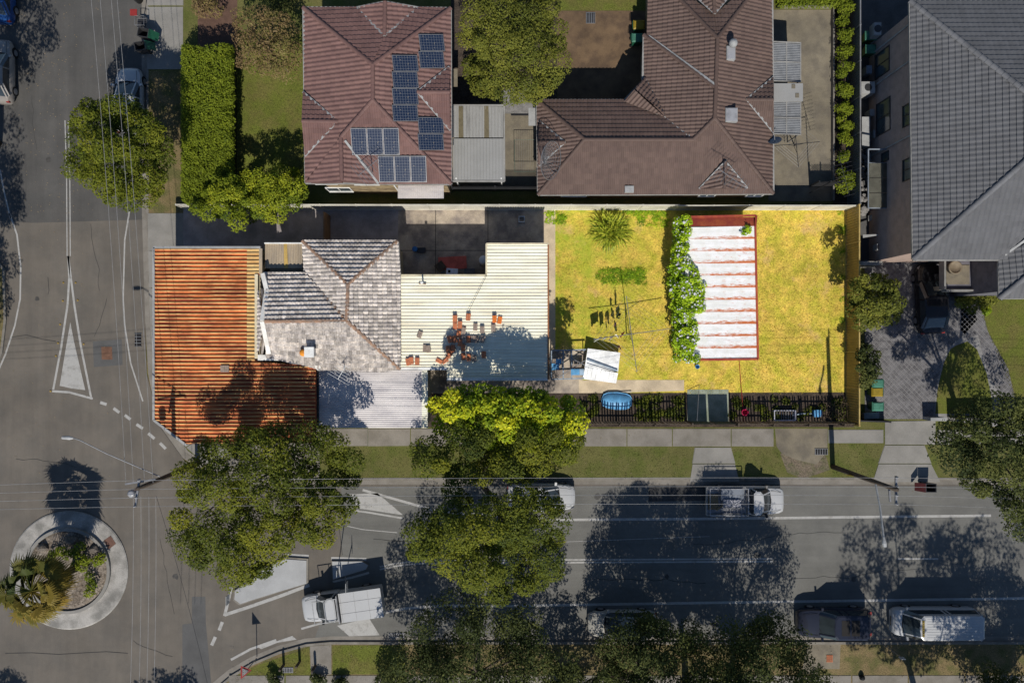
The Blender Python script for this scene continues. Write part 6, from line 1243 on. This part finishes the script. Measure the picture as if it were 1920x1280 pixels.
# boat / trampoline shell
vs=[];fs=[]; sec=[(-1.0,.08,.3),(-.9,.36,.2),(-.6,.5,.14),(0,.55,.12),(.6,.5,.14),(.85,.4,.18),(.98,.2,.28)]
m=MB(); 
for x,w_,z in sec:
    for t in (-1,-.85,-.5,0,.5,.85,1): vs.append((x,w_*t,.12+.30*(1-abs(t)**2.4)*(1-abs(x)**3*.6)))
for i in range(6):
    for k in range(6): q=i*7+k; fs.append((q,q+7,q+8,q+1))
m.add(vs,fs); bt=seton('dinghy','pale blue upturned dinghy hull lying behind the picket fence','dinghy',1156,751,.12,m,bluel,-4,smooth=True)
sm=bt.modifiers.new('thick','SOLIDIFY'); sm.thickness=.03
m=MB(); m.tube([(x,w_*1.02,.13) for x,w_,z in sec]+[(x,-w_*1.02,.13) for x,w_,z in sec[::-1]]+[(sec[0][0],sec[0][1],.13)],.03,6); r2=mesh('gunwale',m.v,m.f,M('gunwale_blue',(.2,.5,.8),.5,.05,3,0,20),None); r2.parent=bt
m=MB(); m.box(-.85,.85,-.05,.05,0,.07); seton('timber_plank','pale plank lying on the path edge above the dinghy','plank',1160,735,.12,m,M('pale_plank',(.6,.52,.4),.85,.1,3,.1,15),2)
# basket, bucket, junk by the right picket run
root=thing('wire_basket','white open rectangular basket lying behind the right picket run','basket',(*P(1469,776)[:2],.1)); p=P(1469,778,.1); m=MB()
for x0,x1,y0,y1 in ((-.72,.72,-.35,-.31),(-.72,.72,.31,.35),(-.72,-.68,-.31,.31),(.68,.72,-.31,.31)): m.box(p.x+x0,p.x+x1,p.y+y0,p.y+y1,.12,.42)
m.out('side_wall',M('lilac_white',(.55,.55,.62),.6,.05,3,0,20),root,kind='stuff'); m=MB()
for i in range(9): x=-.6+i*.15; m.box(p.x+x-.012,p.x+x+.012,p.y-.31,p.y+.31,.13,.15)
m.out('wire_bars',lightm,root,kind='stuff')
m=MB(); m.lathe((0,0,0),[(.16,0),(.2,.34),(.22,.36),(.19,.36),(.15,.04)],14); seton('bucket','bright magenta bucket behind the picket fence right of the gate','bucket',1394,772,.12,m,pink)
m=MB(); m.box(-.25,.25,-.2,.2,0,.3); m.box(-.28,.28,-.23,.23,.302,.34); seton('carton','pale blue grey box among the sticks behind the picket fence','box',1530,774,.12,m,bluel,5)
m=MB(); m.tube([(-.7,0,.05),(0,.05,.08),(.6,-.02,.05)],.045,6); seton('pipe_length','blue grey pipe lying between the basket and the pale box','pipe',1505,776,.12,m,st,6)
root=thing('brush_pile','tangle of bare sticks in the corner by the tan fence','brush pile',(*P(1565,770)[:2],.1)); m=MB()
for i in range(120):
    a=P(rd.uniform(1535,1592),rd.uniform(752,786),rd.uniform(.15,.6)); d=Vector((rd.gauss(0,1),rd.gauss(0,.8),rd.gauss(0,.25))).normalized()*rd.uniform(.3,.9); m.tube([a-d/2,a+d/2],.009,3,False)
m.out('sticks',LM['straw'] if 0 else picket,root,kind='stuff')
m=MB(); m.lathe((0,0,0),[(.12,0),(.15,.3),(.13,.3),(.1,.03)],12); seton('blue_bucket','small light blue bucket at the foot of the shed vine','bucket',1306,687,.12,m,bluel)
# leaning aerial poles by the gate
for (b_,t_,h_,l) in (((1311,722),(1307,788),2.0,'thin pale pole standing by the left half of the gate'),((1386,676),(1395,790),.3,'long thin reddish pole lying from the shed to the fence')): m=MB(); m.tube([P(*b_,.15),P(*t_,h_)],.02,5); setp(m.out('garden_pole',[signw,redtrim][l.startswith('long')]),l,'pole')
# shaded concrete yard things
m=MB(); m.box(-.95,.92,-.42,.42,0,.06); seton('painted_sheet','flat brick red sheet lying on the shaded concrete yard','panel',849,493,.14,m,M('brick_red_sheet',(.55,.13,.10),.8,.08,2,.1,20),3)
m=MB(); m.box(-.3,.3,-.27,.27,0,.25); seton('crate','dark slatted crate on the left end of the red sheet','crate',826,500,.21,m,wood,38)
m=MB(); m.box(-.38,.38,-.22,.22,0,.3); o=seton('white_appliance','white appliance with a small dark window below the red sheet','appliance',848,510,.15,m,M('appliance_white',(.75,.8,.9),.5,.03,3,0,20),-4); m=MB(); m.box(-.26,-.1,-.08,.1,.301,.315); w_=mesh('dark_window',m.v,m.f,black); w_.parent=o
m=MB(); m.box(-.35,.35,-.2,.2,0,.3); seton('metal_box','dark metal box beside the white appliance','box',881,510,.15,m,M('box_dark',(.12,.12,.13),.6,.1,3,0,20),2)
m=MB(); m.lathe((0,0,0),[(.16,0),(.18,.4),(.17,.42),(.02,.43)],14); seton('blue_drum','blue plastic tub standing on the shaded concrete','tub',779,468,.13,m,blueb); m=MB(); m.prism([(-.26,-.15),(.26,-.15),(.26,.15),(-.26,.15)],0,.3); m.box(-.28,.28,-.17,.17,.302,.33); seton('black_tub','black tub right of the blue one on the shaded concrete','tub',791,470,.13,m,darkm)
b=P(906,487,1.6); root=thing('water_heater','white upright water heater at the corner of the cream roof','water heater',(b.x,b.y,.1)); m=MB(); m.lathe((b.x,b.y,.12),[(.26,0),(.28,.05),(.28,1.45),(.2,1.52),(.02,1.54)],18); m.out('tank',whitem,root,smooth=True); m=MB(); m.tube([(b.x-.2,b.y-.28,.2),(b.x-.2,b.y-.28,1.3)],.025,6); m.out('pipe',galv,root)
p=P(978,412,.1); root=thing('plastic_chair','white plastic chair lying in the shaded corner of the yard','chair',(p.x,p.y,.1)); m=MB(); m.box(p.x-.2,p.x+.2,p.y-.2,p.y-.16,.13,.4); m.box(p.x-.2,p.x+.2,p.y+.16,p.y+.2,.13,.4); m.box(p.x-.2,p.x-.16,p.y-.16,p.y+.16,.13,.4); m.box(p.x+.16,p.x+.2,p.y-.16,p.y+.16,.13,.4); m.out('seat_frame',M('chair_white',(.5,.55,.6),.5,.05,3,0,20),root); m=MB()
for s_ in (-1,1): m.tube([(p.x+s_*.18,p.y-.18,.13),(p.x+s_*.2,p.y-.34,.15)],.02,5)
m.out('leg',galv,root,kind='stuff')
# side gate posts in the driveway
m=MB(); a=P(607,397,1.8); b=P(607,452,1.8); m.box(a.x-.04,a.x+.04,b.y,a.y,.1,1.8); setp(m.out('side_gate',M('brown_gate',(.25,.14,.07),.8,.1,2,.1,20)),'thin brown gate across the shaded concrete drive','gate')
m=MB(); a=P(613,397,.1); b=P(619,452,.1); m.box(a.x,b.x,b.y,a.y,.1,.16); setp(m.out('threshold',conc2),'low pale threshold beside the brown gate','threshold')
# side passage clutter next to the charcoal house
def acunit(label,px,py,z0,w_,d_,h_,rot=0):
    p=P(px,py,z0+h_); root=thing('air_conditioner',label,'air conditioner',(p.x,p.y,z0)); m=MB(); m.box(p.x-w_/2,p.x+w_/2,p.y-d_/2,p.y+d_/2,z0,z0+h_); m.out('casing',greytrim,root); m=MB(); m.lathe((p.x,p.y,z0+h_),[(.24,.003),(.24,.02),(.05,.03)],16); m.out('fan_grille',darkm,root)
acunit('large grey air conditioner in the side passage under the upper window',1628,164,.2,.9,.75,1.3); acunit('white air conditioner high on the dark brick wall by the top corner',1646,54,1.2,.45,.8,.7); acunit('white unit at the lower end of the side passage',1651,463,.9,.45,.4,.6)
q=P(1610,300,2.6); a=P(1630,390,2.6); b=P(1673,280,2.6); root=thing('lean_to_awning','cream sheeted lean-to awning over the side passage','awning',(a.x,a.y,.1)); fr=M('awning_frame',(.24,.27,.31),.6,.06,3,0,20); cs=M('cream_awning_sheet',(.21,.205,.165),.6,.04,2,.05,20)
for y0,y1 in ((306,333),(334,361),(362,389)): m=MB(); m.add([P(1629,y1,2.9),P(1656,y1,2.75),P(1656,y0,2.75),P(1629,y0,2.9)],[(0,1,2,3),(3,2,1,0)]); m.add([P(1656,y1,2.75),P(1674,y1,2.35),P(1674,y0,2.35),P(1656,y0,2.75)],[(0,1,2,3),(3,2,1,0)]); m.out('awning_sheet',cs,root)
m=MB()
for l in ((P(1628,280,2.85),P(1675,280,2.4)),(P(1628,280,2.85),P(1628,390,2.85)),(P(1675,280,2.4),P(1675,390,2.4)),(P(1628,390,2.85),P(1675,390,2.4)),(P(1628,306,2.87),P(1675,306,2.4))): m.bar(l[0],l[1],.07,.07)
m.out('frame',fr,root)
for x,y,w_,d_,h_,r_,l,mt in ((1622,248,.5,1.9,1.2,0,'tall pale grey cabinet standing in the side passage',greytrim),(1640,252,.25,.5,.9,0,'small white box beside the tall passage cabinet',greytrim),(1634,212,.3,.4,.8,0,'square grey carton in the side passage below the air conditioner',greytrim),(1628,132,.35,.5,.9,0,'narrow grey box by the passage bins',fr)):
    m=MB(); m.box(-w_/2,w_/2,-d_/2,d_/2,0,h_); m.box(-w_/2-.015,w_/2+.015,-d_/2-.015,d_/2+.015,h_+.001,h_+.03); q=P(x,y,h_); o=mesh('cabinet',m.v,m.f,mt); o.location=(q.x,q.y,.11); setp(o,l,'cabinet')
root=thing('rubbish_heap','heap of pale rubbish bags and boards in the side passage','rubbish',(*P(1615,340)[:2],.1)); root['kind']='stuff'; m=MB(); rdd=random.Random(9)
for i in range(46):
    p=P(rdd.uniform(1610,1632),rdd.uniform(285,400),.1); s_=rdd.uniform(.1,.26); m.lathe((p.x,p.y,rdd.uniform(.1,.5)),[(s_*.5,0),(s_,s_*.6),(s_*.7,s_*1.1),(.02,s_*1.2)],7)
m.out('bags',rubbish,root,kind='stuff'); 
for l_,pp in (('long pale board leaning in the lower side passage',[(1628,415,.4),(1653,408,1.0),(1653,399,1.0),(1628,404,.4)]),('pale board on edge crossing the lower passage',[(1618,446,1.2),(1648,441,1.4),(1648,439,1.4),(1618,440,1.2)])): 
    q=[P(*x) for x in pp]; m=MB(); m.add(q+[v-Vector((0,0,.05)) for v in q],[(0,1,2,3),(7,6,5,4),(0,4,5,1),(1,5,6,2),(2,6,7,3),(3,7,4,0)]); setp(m.out('board',greytrim),l_,'board')
# outdoor frame in the side yard between the houses
a=P(965,322,1.0); b=P(1003,262,1.0); root=thing('drying_rack','green metal drying rack lying across the tan concrete strip','drying rack',(a.x,a.y,.1)); m=MB(); m.tube([(a.x,a.y,1),(b.x,a.y,1),(b.x,b.y,1),(a.x,b.y,1),(a.x,a.y,1)],.02,5); m.out('frame',M('green_tube',(.10,.14,.11),.6,.05,3,0,20),root); m=MB()
for i in range(1,9): x=a.x+(b.x-a.x)*i/9; m.tube([(x,a.y,1),(x,b.y,1)],.007,3)
m.out('line',galv,root,kind='stuff'); m=MB(); m.tube([(b.x,(a.y+b.y)/2,.1),(b.x,(a.y+b.y)/2,1)],.025,5); m.out('leg',darkm,root)
for pts_,l in ((((958,216),(1000,216)),'dark pipe edging between the gravel bed and tan strip'),): m=MB(); m.tube([P(*pts_[0],.2),P(*pts_[1],.2)],.035,6); setp(m.out('edging_pipe',darkm),l,'pipe')
m=MB(); m.box(*[P(839,0,2).x,P(858,0,2).x],P(0,163,2).y,P(0,130,2).y,2.0,2.06); setp(m.out('wall_hood',conct),'small tan window hood on the right wall of the solar roof house','hood')
m=MB(); m.box(P(991,0,2.4).x,P(1006,0,2.4).x,P(0,236,2.4).y,P(0,203,2.4).y,2.4,2.46); setp(m.out('wall_hood',greytrim),'small grey window hood on the left end of the brown roof house','hood')
# front gate / letterbox at right driveway
m=MB(); a=P(1745,783,1.1); b=P(1775,789,1.1); m.box(a.x,b.x,b.y,a.y,.1,1.1); setp(m.out('gate_pillar',greytrim),'pale block pillar at the right of the paved driveway entrance','pillar')
panel_fence('front_fence','dark low front fence right of the paved driveway entrance',[(1775,780),(1960,778)],1.2,darkm)
panel_fence('front_fence','dark low front fence left of the paved driveway entrance',[(1600,786),(1655,788)],1.0,darkm)
m=MB(); m.box(-.5,.5,-.2,.2,0,.35); seton('blue_grey_bundle','blue grey wrapped bundle by the fence at the driveway mouth','bundle',1630,778,.12,m,fr,4)
# black sack on the footpath
m=MB(); m.lathe((0,0,0),[(.15,0),(.2,.12),(.12,.3),(.03,.34)],9); seton('black_bag','black bag on the footpath at the bottom edge','bag',1615,1268,.13,m,black)
# leaf litter on the left street
m=MB()
for i in range(420):
    x=rd.gauss(100,55); y=rd.uniform(0,400) if rd.random()<.75 else rd.uniform(400,900)
    if not 4<x<258: continue
    p=P(x,y); s_=rd.uniform(.025,.06); t=rd.uniform(0,3.1); c__,s__=math.cos(t)*s_,math.sin(t)*s_; m.add([(p.x-c__,p.y-s__,.015),(p.x+s__*.5,p.y-c__*.5,.02),(p.x+c__,p.y+s__,.03),(p.x-s__*.5,p.y+c__*.5,.02)],[(0,1,2,3)])
m.out('leaf_litter',M('litter',(.22,.17,.11),.9,.3,6,0,20),kind='stuff')
m=MB()
for i in range(260):
    x,y=rd.choice([(rd.uniform(600,1290),rd.uniform(806,896)),(rd.uniform(640,1900),rd.uniform(912,1190)),(rd.uniform(430,740),rd.uniform(1205,1275)),(rd.uniform(1500,1900),rd.uniform(1206,1270))]); p=P(x,y); s_=rd.uniform(.02,.05); t=rd.uniform(0,3.1); c__,s__=math.cos(t)*s_,math.sin(t)*s_; z=.135 if (y<900 or y>1195) else .015; m.add([(p.x-c__,p.y-s__,z),(p.x+s__*.5,p.y-c__*.5,z+.01),(p.x+c__,p.y+s__,z+.02),(p.x-s__*.5,p.y+c__*.5,z+.01)],[(0,1,2,3)])
m.out('leaf_litter',MATS['litter'],kind='stuff')
